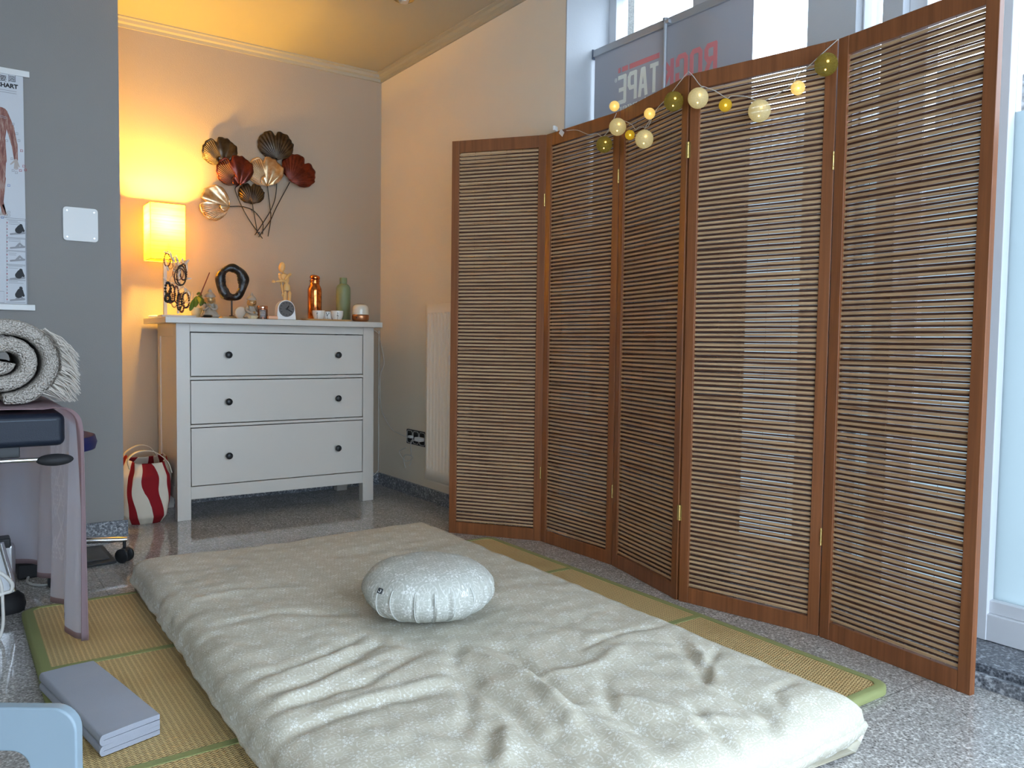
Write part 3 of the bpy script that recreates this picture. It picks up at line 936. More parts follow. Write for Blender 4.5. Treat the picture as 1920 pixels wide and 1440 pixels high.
# ------------------------------------------------------------------ wall lamp light: table lamp with paper shade
def TP(px, y, z=0.9605):
    p = AT(px, 600, 'y', y); p.z = z; return p
lp = TP(310, -0.150); 
lamp = thing('table_lamp', lp, 'lit paper-shade lamp glowing yellow at the left end of the white chest', 'lamp')
MB().b2((-0.062, -0.062, 0), (0.062, 0.062, 0.012)).build('lamp_base', M['white_plastic'], lamp, bevel=0.003)
MB().b2((-0.008, -0.008, 0.012), (0.008, 0.008, 0.40)).build('pole', plain('lamp_pole_metal', (0.35, 0.33, 0.31), 0.4, 0.6), lamp, bevel=0.001)
zlo = AT(310, 489, 'y', -0.15).z-0.96; zhi = AT(310, 386, 'y', -0.15).z-0.96
g = G('rice_paper', 0.9, spec=0.1); M['paper'] = g.m
x, y, z = g.xyz()
wv = g.noise(1.0, 3, vec=g.vec(x*6, y*6, z*150))
c = g.ramp(wv, [(0.35, (0.86, 0.60, 0.05)), (0.6, (0.96, 0.74, 0.08))])
g.col(c); g.bump(wv, 0.002)
g.surf(g.mixs(0.80, g.bsdf.outputs[0], g.shader('Translucent', c)))
sh = MB(); hw = 0.080
ring = rrect(-hw, hw, -hw, hw, 0.004, 2)
NR = 24; k = len(ring)
for j in range(NR+1):
    zz = zlo+(zhi-zlo)*j/NR
    for p in ring: sh.v.append(V(p[0], p[1], zz))
for j in range(NR):
    for i in range(k): sh.f.append((j*k+i, j*k+(i+1) % k, (j+1)*k+(i+1) % k, (j+1)*k+i))
so = sh.build('lamp_shade', M['paper'], lamp, smooth=True, angle=40)
wf = MB()
for zz in (zlo, zhi):
    wf.tube([(p[0]*1.01, p[1]*1.01, zz) for p in ring], 0.0018, 6, closed=True)
for a in (-1, 1):
    for b in (-1, 1): wf.tube([(a*hw*.985, b*hw*.985, zlo), (a*hw*.985, b*hw*.985, zhi)], 0.0012, 6)
wf.tube([(-hw, 0, zlo+0.08), (hw, 0, zlo+0.08)], 0.002, 6); wf.tube([(0, -hw, zlo+0.08), (0, hw, zlo+0.08)], 0.002, 6)
wf.build('shade_wire_frame', plain('lamp_wire', (0.30, 0.20, 0.08), 0.5), so, smooth=True)
zb_ = AT(310, 418, 'y', -0.15).z-0.96
g = G('lit_bulb', 0.4); g.emit((1, 0.55, 0.10), 40); 
MB().lathe([(0.0001, 0), (0.013, 0.0), (0.013, 0.03), (0.0135, 0.032), (0.012, 0.034)], 12, (0, 0, zb_-0.07)).build('bulb_socket', M['white_plastic'], lamp, smooth=True)
bo = MB().ball((0, 0, zb_), 0.026, 16, 10).build('bulb', g.m, lamp, smooth=True)
ld = bpy.data.lights.new('lamp_bulb_light', 'POINT'); ld.energy = 165; ld.color = (1.0, 0.55, 0.08); ld.shadow_soft_size = 0.032
lo_ = bpy.data.objects.new('lamp_bulb_light', ld); C.objects.link(lo_); lo_.location = lp+V(0, 0, zb_)

# ------------------------------------------------------------------ ginkgo wall sculpture
WY = -0.030
def W(zx, zy, y=WY): return AT(350+zx/6.26, 230+zy/6.26, 'y', y)
def metal(name, c1, c2, rough=0.32):
    g = G(name, rough, 0.85, coat=0.3)
    n = g.noise(22, 4, 0.6); g.col(g.mix(n.step(0.35, 0.65), c1, c2)); g.bump(g.noise(90, 2), 0.0005); return g.m
M['dark_bronze'] = metal('dark_bronze_metal', (0.035, 0.022, 0.014), (0.075, 0.055, 0.035))
M['red_bronze'] = metal('dark_red_enamel', (0.085, 0.014, 0.008), (0.16, 0.028, 0.014))
M['gold_leaf'] = metal('gold_champagne_metal', (0.52, 0.30, 0.13), (0.75, 0.58, 0.38), 0.28)
M['stem'] = plain('black_stem_metal', (0.02, 0.014, 0.01), 0.4, 0.5)
art = thing('wall_sculpture', AT(490, 447, 'y', 0), 'metal wall sculpture of seven ginkgo leaves on curved stems above the chest', 'wall art')
art.location.y = -0.001
leaves = [((430, 500), 105, 330, 78, 'dark_bronze', 'l', 0.030), ((1058, 440), 92, 335, 76, 'dark_bronze', 'n', 0.022), ((610, 745), 108, 355, 76, 'red_bronze', 'l', 0.045),
          ((945, 748), 98, 340, 76, 'gold_leaf', 'l', 0.034), ((1212, 692), 52, 340, 76, 'red_bronze', 'n', 0.030), ((505, 985), 172, 345, 74, 'gold_leaf', 'l', 0.030), ((770, 955), 92, 245, 76, 'dark_bronze', 'n', 0.022)]
for (az, bz), dr, R, sp, mt, style, off in leaves:
    P0 = W(az, bz); sc = (W(az+100, bz)-P0).length/100
    m = MB(); NA_ = 150; NR_ = 14
    def rim(q):
        r = 1+0.012*math.sin(q*23)+0.010*math.sin(q*41+1)-0.012*math.cos(q*9)
        nt_ = -0.02 if style == 'l' else 0.0
        d = abs(q-nt_)/0.05
        r -= 0.17*math.exp(-d*d)
        e = abs(q); tb_ = ((0, 1.0), (.3, .965), (.6, .85), (.8, .66), (1.001, .32))
        for (qa_, ra_), (qb_, rb_) in zip(tb_, tb_[1:]):
            if qa_ <= e < qb_: f_ = (e-qa_)/(qb_-qa_); r *= ra_+(rb_-ra_)*f_; break
        return r
    def lp_(q, rr, lift=0):
        a = math.radians(dr-q*sp); r = R*sc*rr*rim(q)
        fl = 0.012*math.sin(q*PI*(17 if style == 'n' else 3.2)+1)*rr*(0.16 if style == 'n' else 0.6)+0.030*rr*(1-rr)*1.2+0.010*rr*q
        return V(P0.x+r*math.cos(a), -off-fl+lift, P0.z+r*math.sin(a))
    def band(qa, qb, ra, rb, n1, n2):
        base = len(m.v)
        for i in range(n1+1):
            for j in range(n2+1): m.v.append(lp_(qa+(qb-qa)*i/n1, ra+(rb-ra)*j/n2))
        for i in range(n1):
            for j in range(n2):
                m.f.append((base+i*(n2+1)+j, base+(i+1)*(n2+1)+j, base+(i+1)*(n2+1)+j+1, base+i*(n2+1)+j+1))
    if style == 'n': band(-1, 1, 0.03, 1, NA_, NR_)
    else:
        qs = -0.10
        if True:                                            # cut slots on the left half, plain sheet on the right half
            band(qs, 1, 0.03, 1, 70, NR_)
            band(-1, qs, 0.03, 0.34, 40, 5); band(-1, qs, 0.93, 1, 60, 2)
            ns = 15; wdt = (qs+1)/ns
            for i in range(ns):
                band(-1+wdt*i, -1+wdt*(i+0.55), 0.34, 0.93, 2, 8)
            band(qs-wdt*0.2, qs, 0.34, 0.93, 1, 8)
    lf = m.build('ginkgo_leaf', M[mt], art, world=True, smooth=True, solid=0.0015, angle=80)
    lf['label'] = {'dark_bronze': 'dark brown metal leaf', 'red_bronze': 'dark red metal leaf', 'gold_leaf': 'shiny gold metal leaf'}[mt]
for pts in ([(600, 740), (570, 790), (640, 970), (740, 1150), (890, 1360)], [(505, 985), (650, 985), (780, 1030), (870, 1130), (897, 1200), (890, 1310)],
            [(770, 950), (800, 1120), (830, 1290)], [(948, 745), (985, 1050), (985, 1150), (955, 1335)], [(1056, 440), (1052, 800), (1000, 1000), (880, 1200), (800, 1320)],
            [(1210, 700), (1050, 1000), (980, 1150), (845, 1340)]):
    pp = [W(a, b, -0.020-0.004*(a % 3)) for a, b in pts]
    MB().tube(catmull(pp, 8), 0.0024, 8).build('stem', M['stem'], art, world=True, smooth=True)
MB().tube([W(850, 1290, -0.0), W(850, 1290, -0.024)], 0.004, 8).build('wall_bracket', M['stem'], art, world=True, smooth=True)
MB().tube([W(985, 1060, -0.0), W(985, 1060, -0.022)], 0.004, 8).build('wall_bracket', M['stem'], art, world=True, smooth=True)

# ------------------------------------------------------------------ grey wall: plate and chart
pl = thing('cover_plate', (AT(150, 422, 'y', GY).x, GY, 1.265), 'white square cover plate with four screws on the grey wall', 'cover plate')
p0 = AT(118, 450, 'y', GY); p1 = AT(183, 393, 'y', GY)
MB().prism(rrect(p0.x, p1.x, p0.z-0.001, p1.z, 0.014), GY-0.009, GY-0.0005, 'y').build('plate', M['white_plastic'], pl, world=True, bevel=0.0015)
for a in (p0.x+0.015, p1.x-0.015):
    for b in (p0.z+0.015, p1.z-0.015):
        MB().lathe([(0.0001, 0), (0.0042, 0), (0.0036, -0.0015), (0.0001, -0.0018)], 12, (a, GY-0.009, b), ax='y').build('screw', M['steel'], pl, world=True, smooth=True)

CY = GY-0.010
def K(px, py, y=CY): return AT(px, py, 'y', y)
M['chart_paper'] = plain('chart_paper', (0.56, 0.575, 0.61), 0.5, var=0.02)
M['ink'] = plain('black_ink', (0.012, 0.012, 0.015), 0.6)
M['ink_grey'] = plain('grey_ink', (0.28, 0.28, 0.30), 0.6)
M['ink_red'] = plain('red_ink', (0.35, 0.05, 0.06), 0.6)
M['ink_blue'] = plain('blue_ink', (0.06, 0.14, 0.40), 0.6)
xr = K(47, 360).x; xrr = K(56, 360).x; z1 = K(50, 145).z; z0 = K(50, 570).z
cx_ = xr-0.30
chart = thing('anatomy_chart', (cx_, GY, z0), 'white muscle chart scroll with black lettering hanging on the grey wall', 'wall chart')
MB().b2((cx_-0.30, CY-0.0008, z0-0.01), (xr, CY, z1+0.02)).build('chart_sheet', M['chart_paper'], chart, world=True)
zt = K(50, 140).z; zbm = K(60, 577).z
MB().b2((cx_-0.32, CY-0.006, zt-0.012), (K(55, 140).x, CY+0.008, zt+0.012)).build('hanging_bar', M['white_plastic'], chart, world=True, bevel=0.002)
MB().b2((cx_-0.335, CY-0.006, zbm-0.012), (K(66, 577).x, CY+0.008, zbm+0.012)).build('hanging_bar', M['white_plastic'], chart, world=True, bevel=0.002)
MB().tube([(cx_-0.15, CY, zt+0.012), (cx_, CY, zt+0.075), (cx_+0.15, CY, zt+0.012)], 0.0015, 6).build('hanging_cord', M['ink_grey'], chart, world=True)
YF = CY-0.0012
def flat(name, polys, mat, y=YF, par=None):
    m = MB()
    for i, p in enumerate(polys): m.prism([(q.x, q.z) for q in p], y-0.0003-0.00004*i, y+0.0005, 'y')
    return m.build(name, mat, par or chart, world=True)
def cap2(a, b, ra, rb, n=7):
    a = V(a.x, 0, a.z); b = V(b.x, 0, b.z); d = (b-a).normalized(); pr = V(-d.z, 0, d.x); o = []
    for i in range(n+1):
        t = PI*i/n; o.append(a+pr*ra*math.cos(t)-d*ra*math.sin(t))
    for i in range(n+1):
        t = PI*i/n; o.append(b-pr*rb*math.cos(t)+d*rb*math.sin(t))
    return o
g = G('muscle_print', 0.6); n = g.noise(1.0, 4, 0.7, vec=g.vec(*(lambda q: (q[0]*120, 0.0, q[2]*16))(g.xyz())))
g.col(g.ramp(n, [(0.30, (0.10, 0.03, 0.028)), (0.5, (0.26, 0.10, 0.075)), (0.66, (0.42, 0.30, 0.25))])); M['muscle'] = g.m
u_ = PXM(K(20, 300)); s_ = 1/u_
mid = K(-14, 200).x
def MR(x):  # mirror about the figure's middle
    return 2*mid-x
segs = [((2, 212), (20, 240), 11, 6), ((18, 236), (27, 272), 6.5, 5), ((27, 270), (30, 300), 5, 3), ((-2, 215), (-4, 262), 15, 11), ((-3, 262), (2, 300), 11, 9), ((2, 296), (4, 336), 8, 5), ((4, 334), (3, 380), 6, 3), ((3, 380), (8, 400), 3.5, 3)]
polys = []
for a, b, ra, rb in segs:
    A_, B2 = K(*a), K(*b)
    polys.append(cap2(A_, B2, ra*s_, rb*s_))
    A_, B2 = V(MR(A_.x), 0, A_.z), V(MR(B2.x), 0, B2.z)
    polys.append(cap2(A_, B2, ra*s_, rb*s_))
hd = V(mid, 0, K(0, 178).z); polys.append(cap2(hd, hd+V(0, 0, -0.02), 0.024, 0.018)); polys.append(cap2(hd+V(0, 0, -0.03), hd+V(0, 0, -0.08), 0.012, 0.02))
flat('muscle_figure', polys, M['muscle'])
fing = []
for dx, dy in ((-10, 8), (-3, 16), (0, 18), (3, 17), (6, 13)):
    A_, B2 = K(30, 300), K(30+dx*1.0, 300+dy)
    fing.append(cap2(A_, B2, 2.0*s_, 1.0*s_, 4))
for dx in (-4, -1, 2, 5, 8):
    fing.append(cap2(K(6, 385), K(5+dx, 403), 1.6*s_, 1.0*s_, 4))
for q in (fing[:5], fing[5:]): flat('figure_hand_or_foot', q, plain('skin_print', (0.42, 0.36, 0.33), 0.6), YF-0.0004)
def rect(px0, py0, px1, py1):
    a, b = K(px0, py0), K(px1, py1); a.z = K(px1, py0).z
    return [V(a.x, 0, a.z), V(b.x, 0, a.z), V(b.x, 0, b.z), V(a.x, 0, b.z)]
def outline(px0, py0, px1, py1, t=0.7):
    return [rect(px0, py0, px1, py0+t), rect(px0, py1-t, px1, py1), rect(px0, py0, px0+t, py1), rect(px1-t, py0, px1, py1)]
for q in [outline(12, a, 48, b, 0.8) for a, b in ((414, 447.6), (448.4, 471.6), (472.4, 497.6), (498.4, 525.6), (526.4, 568))]+[outline(-60, 411, 50, 571, 0.8), outline(-40, 546, 8, 568, 0.7)]: flat('picture_border', q, M['ink_grey'], YF-0.0001)
fig = []
for cy, h in ((427, 12), (511, 13), (546, 17)):
    fig += [cap2(K(39, cy-h*0.36), K(39.5, cy-h*0.30), 2.6*s_, 2.6*s_), cap2(K(38, cy), K(35, cy+h*0.42), 5*s_, 6*s_), cap2(K(40, cy), K(44, cy+h*0.5), 3*s_, 2*s_), cap2(K(36, cy), K(31, cy+h*0.55), 3*s_, 2*s_)]
for i in range(3): flat('therapist_figure', fig[4*i:4*i+4], M['ink'], YF-0.0006)
fig = []
for cy in (436, 462, 486, 520, 560):
    fig += [cap2(K(20, cy+3), K(45, cy+1), 1.6*s_, 2.0*s_), cap2(K(30, cy+2), K(37, cy-5), 2*s_, 2*s_), cap2(K(37, cy-5), K(44, cy+1), 1.8*s_, 1.4*s_)]
for i in range(5): flat('reclining_figure', fig[3*i:3*i+3], M['ink_grey'], YF-0.0004)
rr = random.Random(3)
ln = []
for y0_ in (172, 176): ln += [rect(-60, y0_, 31, y0_+0.8)]
for y0_ in (415, 418, 421, 450, 453, 475, 478, 500, 503, 528, 531): ln.append(rect(16, y0_, 30+rr.random()*14, y0_+0.7))
for q in ln: flat('print_line', [q], M['ink_grey'], YF-0.0002)
bxs = {'ink_grey': [], 'ink_red': [], 'ink_blue': []}
for px, py in ((1, 217), (7, 219), (22, 231), (29, 249), (33, 262), (10, 262), (20, 296), (38, 281), (42, 310), (36, 318), (28, 322), (22, 318), (45, 317), (14, 346), (14, 396), (14, 402), (2, 406), (8, 404)):
    kk = 'ink_red' if px > 35 else ('ink_blue' if (px+py) % 3 == 0 else 'ink_grey')
    bxs[kk].append(outline(px, py, px+5, py+4, 0.7))
for py in range(416, 566, 6): bxs['ink_red' if py % 4 == 0 else 'ink_blue' if py % 3 == 0 else 'ink_grey'].append([rect(12.5, py, 14, py+3)])
for kk, v_ in bxs.items():
    for q in v_: flat('printed_tag', q, M[kk], YF-0.0005)
def chart_text(body, px, py, size, al='CENTER', off=0.0):
    p = K(px, py); return text_mesh('chart_lettering', body, M['ink'], chart, frame_m((p.x, YF-0.0006, p.z), (1, 0, 0), (0, 0, 1)), size, 0.0003, off, al)
chart_text('CHART', 33.5, 164, 0.0225, 'RIGHT', 0.0010)
chart_text('要', 5.5, 147.5, 0.026); chart_text('図', 22.5, 147.5, 0.019)
flat('lettering_box', outline(16, 140.5, 29, 154, 1.0), M['ink'], YF-0.0005)

# ------------------------------------------------------------------ radiator on the right wall
M['radiator_enamel'] = plain('warm_white_enamel', (0.80, 0.71, 0.59), 0.3, var=0.015)
rd = thing('radiator', (-0.06, -0.90, 0.15), 'white ribbed panel radiator on the cream wall, partly behind the folding screen', 'radiator')
RX = -0.098
ra = AT(797, 895, 'x', RX); RY0 = ra.y; RY1 = RY0-0.42; RZ0 = 0.150; RZ1 = 1.052
def rad(u, v): pass
rb = MB(); prof = []
npx = 15; wch = 0.0333*1.0
y_ = RY0-0.022
pts = [(RX, RY0), (RX, RY0-0.016)]
while y_ > RY1+0.03:
    pts += [(RX, y_+0.004), (RX+0.007, y_-0.001), (RX+0.007, y_-0.006), (RX, y_-0.011)]
    y_ -= 0.0333
pts += [(RX, RY1)]
zs = [(RZ0, 0), (RZ0+0.055, 0), (RZ0+0.075, 1), (RZ1-0.055, 1), (RZ1-0.045, 0), (RZ1, 0)]
vs = [(RX+(p[0]-RX)*k_, p[1], z_) for z_, k_ in zs for p in pts]; n = len(pts)
fs = [(j*n+i, j*n+i+1, (j+1)*n+i+1, (j+1)*n+i) for j in range(len(zs)-1) for i in range(n-1)]
rb.add(vs, fs); rb.build('front_panel', M['radiator_enamel'], rd, world=True, smooth=True, angle=30, solid=0.002)
MB().b2((RX+0.0095, RY1, RZ0), (RX+0.06, RY0, RZ1-0.004)).build('radiator_body', M['radiator_enamel'], rd, world=True, bevel=0.003)
MB().b2((RX+0.012, RY1, RZ0-0.014), (RX+0.055, RY0-0.002, RZ0-0.003)).build('lower_rail', M['radiator_enamel'], rd, world=True, bevel=0.002)
MB().b2((RX+0.06, RY0-0.12, 0.30), (XR, RY0-0.09, 0.90)).build('wall_bracket', M['steel'], rd, world=True)
pv = AT(843, 670, 'x', RX-0.02)
MB().b2((pv.x-0.006, pv.y-0.03, pv.z-0.04), (RX-0.001, pv.y+0.004, pv.z+0.01)).build('meter_housing', M['white_plastic'], rd, world=True, bevel=0.003)
# ------------------------------------------------------------------ socket strip
p0 = AT(765, 831, 'x', XR); p1 = AT(765, 804, 'x', XR)
so_ = thing('triple_socket', (XR, p0.y-0.11, p0.z), 'black triple wall socket beside the radiator', 'wall socket')
sy0, sy1 = p0.y, p0.y-0.225; sz0, sz1 = 0.288, 0.369
MB().prism(rrect(sy1, sy0, sz0, sz1, 0.006), XR-0.010, XR-0.0005, 'x').build('socket_plate', M['black'], so_, world=True, bevel=0.0015)
for i in range(3):
    yc = sy0-0.040-0.0715*i; zc = (sz0+sz1)/2
    oc = [(0.022, 0.034), (0.031, 0.024), (0.031, -0.024), (0.022, -0.034), (-0.022, -0.034), (-0.031, -0.024), (-0.031, 0.024), (-0.022, 0.034)]
    MB().tube([(XR-0.011, yc+a, zc+b) for a, b in oc], 0.0013, 6, closed=True).build('socket_outline', M['white_plastic'], so_, world=True)
    MB().lathe([(0.0001, 0.0), (0.019, 0.0), (0.0195, -0.002), (0.021, -0.002), (0.021, 0.001)], 24, (XR-0.0105, yc, zc), ax='x').build('socket_well', M['black_rubber'], so_, world=True, smooth=True)
cable_m = plain('white_cable', (0.62, 0.60, 0.56), 0.5)
def cable(name, pts, r, label, k=7, m=None):
    o = MB().tube(catmull(pts, k), r, 8).build(name, m or cable_m, None, smooth=True); tag(o, label, 'cable'); return o
def RWp(px, py, dx=-0.012): return AT(px, py, 'x', XR+dx)
pg = thing('power_plug', RWp(768, 822), 'flat white plug pushed in the left well of the black socket', 'plug')
a = RWp(770, 819, -0.020)
MB().box(a, (0.022, 0.030, 0.014)).build('plug_body', M['white_plastic'], pg, world=True, bevel=0.003)
pg2 = thing('power_adapter', RWp(785, 824), 'white adapter plug in the socket next to the radiator edge', 'plug')
a = RWp(786, 824, -0.026)
MB().box(a, (0.032, 0.060, 0.022)).build('adapter_body', M['white_plastic'], pg2, world=True, bevel=0.004)
cable('lamp_cable', [V(-0.150, -0.03, 0.955), RWp(706, 622, -0.06), RWp(713, 640), RWp(720, 680), RWp(713, 705), RWp(714, 760), RWp(722, 785), RWp(735, 805), RWp(750, 814), RWp(764, 820)], 0.0022, 'thin white cable running down from the chest to the wall socket')
cable('adapter_cable', [RWp(779, 826, -0.03), RWp(772, 826), RWp(770, 834), RWp(771, 860), RWp(770, 868), RWp(768, 873)], 0.0022, 'short white cable hanging from the adapter below the socket')
cable('loose_cable', [RWp(762, 839), RWp(749, 846), RWp(752, 855), RWp(760, 864), RWp(770, 862), RWp(774, 856), RWp(760, 853), RWp(757, 862), RWp(758, 870), RWp(760, 877)], 0.0022, 'tangled white cable end dangling in a loop below the socket')
cable('corner_cable', [V(-0.008, -0.006, 0.92), V(-0.008, -0.007, 0.6), V(-0.008, -0.008, 0.14), V(-0.02, -0.02, 0.08), V(-0.08, -0.03, 0.045)], 0.003, 'white cable running straight down the corner behind the chest', 3)
# ------------------------------------------------------------------ roll-up banner standing in the niche, print facing the street
BXp = 0.15
by0, by1 = -1.745, -2.565; bz0, bz1 = 0.12, 2.075
bn = thing('roll_up_banner', (BXp, (by0+by1)/2, 0.0485), 'grey-white roll-up banner with mirrored lettering standing in the window niche', 'banner')
g = G('banner_fabric', 0.7, spec=0.2); g.col((0.46, 0.455, 0.48)); g.translucent(0.30, (0.5, 0.5, 0.54)); M['banner'] = g.m
MB().b2((BXp-0.0006, by1, bz0), (BXp+0.0006, by0, bz1)).build('banner_sheet', M['banner'], bn, world=True)
M['alu'] = plain('dull_aluminium', (0.42, 0.43, 0.46), 0.45, 0.4, var=0.02)
MB().b2((BXp-0.010, by1, bz1-0.004), (BXp+0.008, by0+0.003, bz1+0.026)).build('top_bar', M['alu'], bn, world=True, bevel=0.003)
MB().b2((BXp-0.012, by0+0.002, bz1-0.012), (BXp+0.010, by0+0.008, bz1+0.030)).build('end_cap', plain('dark_blue_plastic', (0.08, 0.10, 0.14), 0.5), bn, world=True, bevel=0.002)
pp = AT(1247, 35, 'x', BXp-0.02)
MB().tube([(BXp-0.018, pp.y-0.004, 0.13), (BXp-0.018, pp.y-0.001, 1.2), (BXp-0.018, pp.y, pp.z-0.0)], 0.0075, 12).build('support_pole', M['alu'], bn, world=True, smooth=True)
MB().lathe([(0.0001, 0), (0.011, 0), (0.011, 0.012), (0.0001, 0.012)], 12, (BXp-0.018, pp.y, pp.z-0.01)).build('pole_cap', M['alu'], bn, world=True, smooth=True)
MB().b2((BXp-0.024, pp.y-0.022, bz1+0.000), (BXp-0.008, pp.y-0.004, bz1+0.014)).build('pole_hook', M['alu'], bn, world=True, bevel=0.002)
MB().b2((BXp-0.05, by1-0.01, 0.049), (BXp+0.045, by0+0.005, 0.125)).build('base_cassette', M['alu'], bn, world=True, bevel=0.01)
def letters(nm, body, px0, px1, pyt, pyb, pxm, mat, off=0.02):
    """px0..px1: left and right photo pixels; heights read at pixel column pxm"""
    a = AT(px0, 150, 'x', BXp).y; b = AT(px1, 150, 'x', BXp).y
    zt = AT(pxm, pyt, 'x', BXp).z; zb2 = AT(pxm, pyb, 'x', BXp).z
    return text_mesh(nm, body, mat, bn, frame_m((BXp-0.0014, (a+b)/2, (zt+zb2)/2), (0, 1, 0), (0, 0, 1)), 0.2, 0.0003, off*0.2, 'CENTER', (abs(a-b), abs(zt-zb2)))
M['banner_red'] = plain('pale_red_print', (0.72, 0.25, 0.27), 0.6)
M['banner_white'] = plain('pale_print', (0.86, 0.90, 0.84), 0.6)
GL = {'T': [((0, 1), (1, 1)), ((.5, 0), (.5, 1))], 'A': [((.0, 0), (.36, 1)), ((1, 0), (.64, 1)), ((.36, 1), (.64, 1)), ((.2, .34), (.8, .34))], 'P': [((0, 0), (0, 1)), ((0, 1), (.8, 1)), ((.8, 1), (1, .88)), ((1, .88), (1, .58)), ((1, .58), (.8, .45)), ((.8, .45), (0, .45))],
      'E': [((0, 0), (0, 1)), ((0, 1), (1, 1)), ((0, .5), (.85, .5)), ((0, 0), (1, 0))], 'R': [((0, 0), (0, 1)), ((0, 1), (.8, 1)), ((.8, 1), (1, .88)), ((1, .88), (1, .6)), ((1, .6), (.8, .47)), ((.8, .47), (0, .47)), ((.5, .47), (1, 0))],
      'O': [((0, .12), (0, .88)), ((0, .88), (.2, 1)), ((.2, 1), (.8, 1)), ((.8, 1), (1, .88)), ((1, .88), (1, .12)), ((1, .12), (.8, 0)), ((.8, 0), (.2, 0)), ((.2, 0), (0, .12))],
      'C': [((1, .68), (1, .88)), ((1, .88), (.8, 1)), ((.8, 1), (.2, 1)), ((.2, 1), (0, .88)), ((0, .88), (0, .12)), ((0, .12), (.2, 0)), ((.2, 0), (.8, 0)), ((.8, 0), (1, .12)), ((1, .12), (1, .32))], 'K': [((0, 0), (0, 1)), ((0, .45), (1, 1)), ((.25, .58), (1, 0))]}
def block(word, y0, y1, z0, z1, mat):
    """thick angular capitals, first letter at y0; reads from the street side"""
    n = len(word); step = (y1-y0)/n; lw_ = abs(step)*0.27
    for i, chh in enumerate(word):
        ya = y0+step*i+step*0.20; wl = step*0.60; m = MB()
        for k_, (p, q) in enumerate(GL[chh]):
            P, Q_ = V(0, ya+wl*p[0], z0+lw_/2+(z1-z0-lw_)*p[1]), V(0, ya+wl*q[0], z0+lw_/2+(z1-z0-lw_)*q[1])
            d = (Q_-P).normalized(); nn_ = V(0, -d.z, d.y)*lw_/2; e = d*lw_*0.28
            x_ = BXp-0.0012-0.00004*k_
            vs = [P-e+nn_, P-e-nn_, Q_+e-nn_, Q_+e+nn_]
            m.prism([(v_.y, v_.z) for v_ in vs], x_, BXp-0.0007, 'x')
        m.build('banner_letter', mat, bn, world=True)
zz_ = lambda px, py: AT(px, py, 'x', BXp).z
yy_ = lambda px: AT(px, 150, 'x', BXp).y
block('TAPE', yy_(1237), yy_(1157), zz_(1163, 196), zz_(1163, 142), M['banner_white'])
block('ROCK', yy_(1346), yy_(1240), zz_(1163, 196), zz_(1345, 75), M['banner_red'])
letters('banner_lettering', '®', 1157.5, 1153, 147, 155, 1155, M['banner_white'], 0.0)
letters('banner_lettering', 'go stronger longer', 1330, 1160, 197, 210, 1165, M['banner_white'], 0.005)
a = AT(1181, 125, 'x', BXp); b = AT(1237, 102, 'x', BXp)
for y0_, y1_ in ((AT(1181, 120, 'x', BXp).y, AT(1237, 100, 'x', BXp).y), (AT(1167, 120, 'x', BXp).y, AT(1178, 120, 'x', BXp).y), (AT(1160, 120, 'x', BXp).y, AT(1164, 120, 'x', BXp).y)):
    MB().b2((BXp-0.0016, y1_, a.z-0.010), (BXp-0.0008, y0_, a.z+0.010)).build('red_stripe', M['banner_red'], bn, world=True)

# ------------------------------------------------------------------ string lights on the screen
def on_panel(px, py, off):
    """nearest panel of the screen hit by the sight line, off metres in front of it"""
    v = fw + rt*((px-960)/FPX) - up*((py-720)/FPX); best = None
    for i in range(5):
        a, b = J[i], J[i+1]; d = (b-a).normalized(); n = V(-d.y, d.x, 0)
        if n.dot(CAM-a) < 0: n = -n
        t = (a+n*off-CAM).dot(n)/v.dot(n)
        p = CAM+v*t; s = (p-a).dot(d)/(b-a).length
        if -0.04 <= s <= 1.04 and (best is None or abs(s-0.5) < best[0]): best = (abs(s-0.5), p)
    return best[1]
sl_t = thing('string_lights', on_panel(1300, 200, 0.03), 'string of lit olive and cream cotton ball lights draped over the screen top', 'string lights')
def ballmat(name, base, tr, glow):
    g = G(name, 0.8, spec=0.2)
    x, y, z = g.xyz()
    n = g.noise(1.0, 3, 0.7, vec=g.vec(x*260, y*260, z*520), dist=1.5)
    g.col(g.mix(n.step(0.35, 0.65), tuple(c*0.55 for c in base), base)); g.bump(n, 0.001)
    g.emit(glow, 1.0)
    a = g.mixs(0.35, g.bsdf.outputs[0], g.shader('Translucent', base))
    g.surf(g.mixs(tr, a, g.shader('Transparent', (1, 1, 1)))); return g.m
M['olive_ball'] = ballmat('olive_cotton_ball', (0.20, 0.17, 0.035), 0.30, (0.07, 0.05, 0.006))
M['cream_ball'] = ballmat('cream_cotton_ball', (0.66, 0.62, 0.42), 0.22, (0.22, 0.17, 0.06))
M['gold_ball'] = ballmat('golden_cotton_ball', (0.36, 0.28, 0.03), 0.25, (0.32, 0.20, 0.01))
M['small_ball'] = ballmat('small_cream_cotton_ball', (0.72, 0.60, 0.28), 0.2, (0.55, 0.38, 0.10))
g = G('lit_led', 0.4); g.emit((1.0, 0.60, 0.12), 9.0); M['led'] = g.m
balls = [(1133, 271, 30, 'olive_ball'), (1158, 238, 32, 'cream_ball'), (1152, 199, 19, 'small_ball'), (1181, 253, 18, 'gold_ball'), (1208, 261, 34, 'cream_ball'),
         (1218, 213, 21, 'small_ball'), (1263, 190, 36, 'olive_ball'), (1309, 184, 38, 'cream_ball'), (1360, 197, 24, 'gold_ball'), (1424, 208, 41, 'cream_ball'),
         (1496, 165, 26, 'small_ball'), (1549, 121, 42, 'olive_ball')]
BP = []
nm = {'olive_ball': 'olive green ball', 'cream_ball': 'large cream ball', 'gold_ball': 'small golden green ball', 'small_ball': 'small glowing cream ball'}
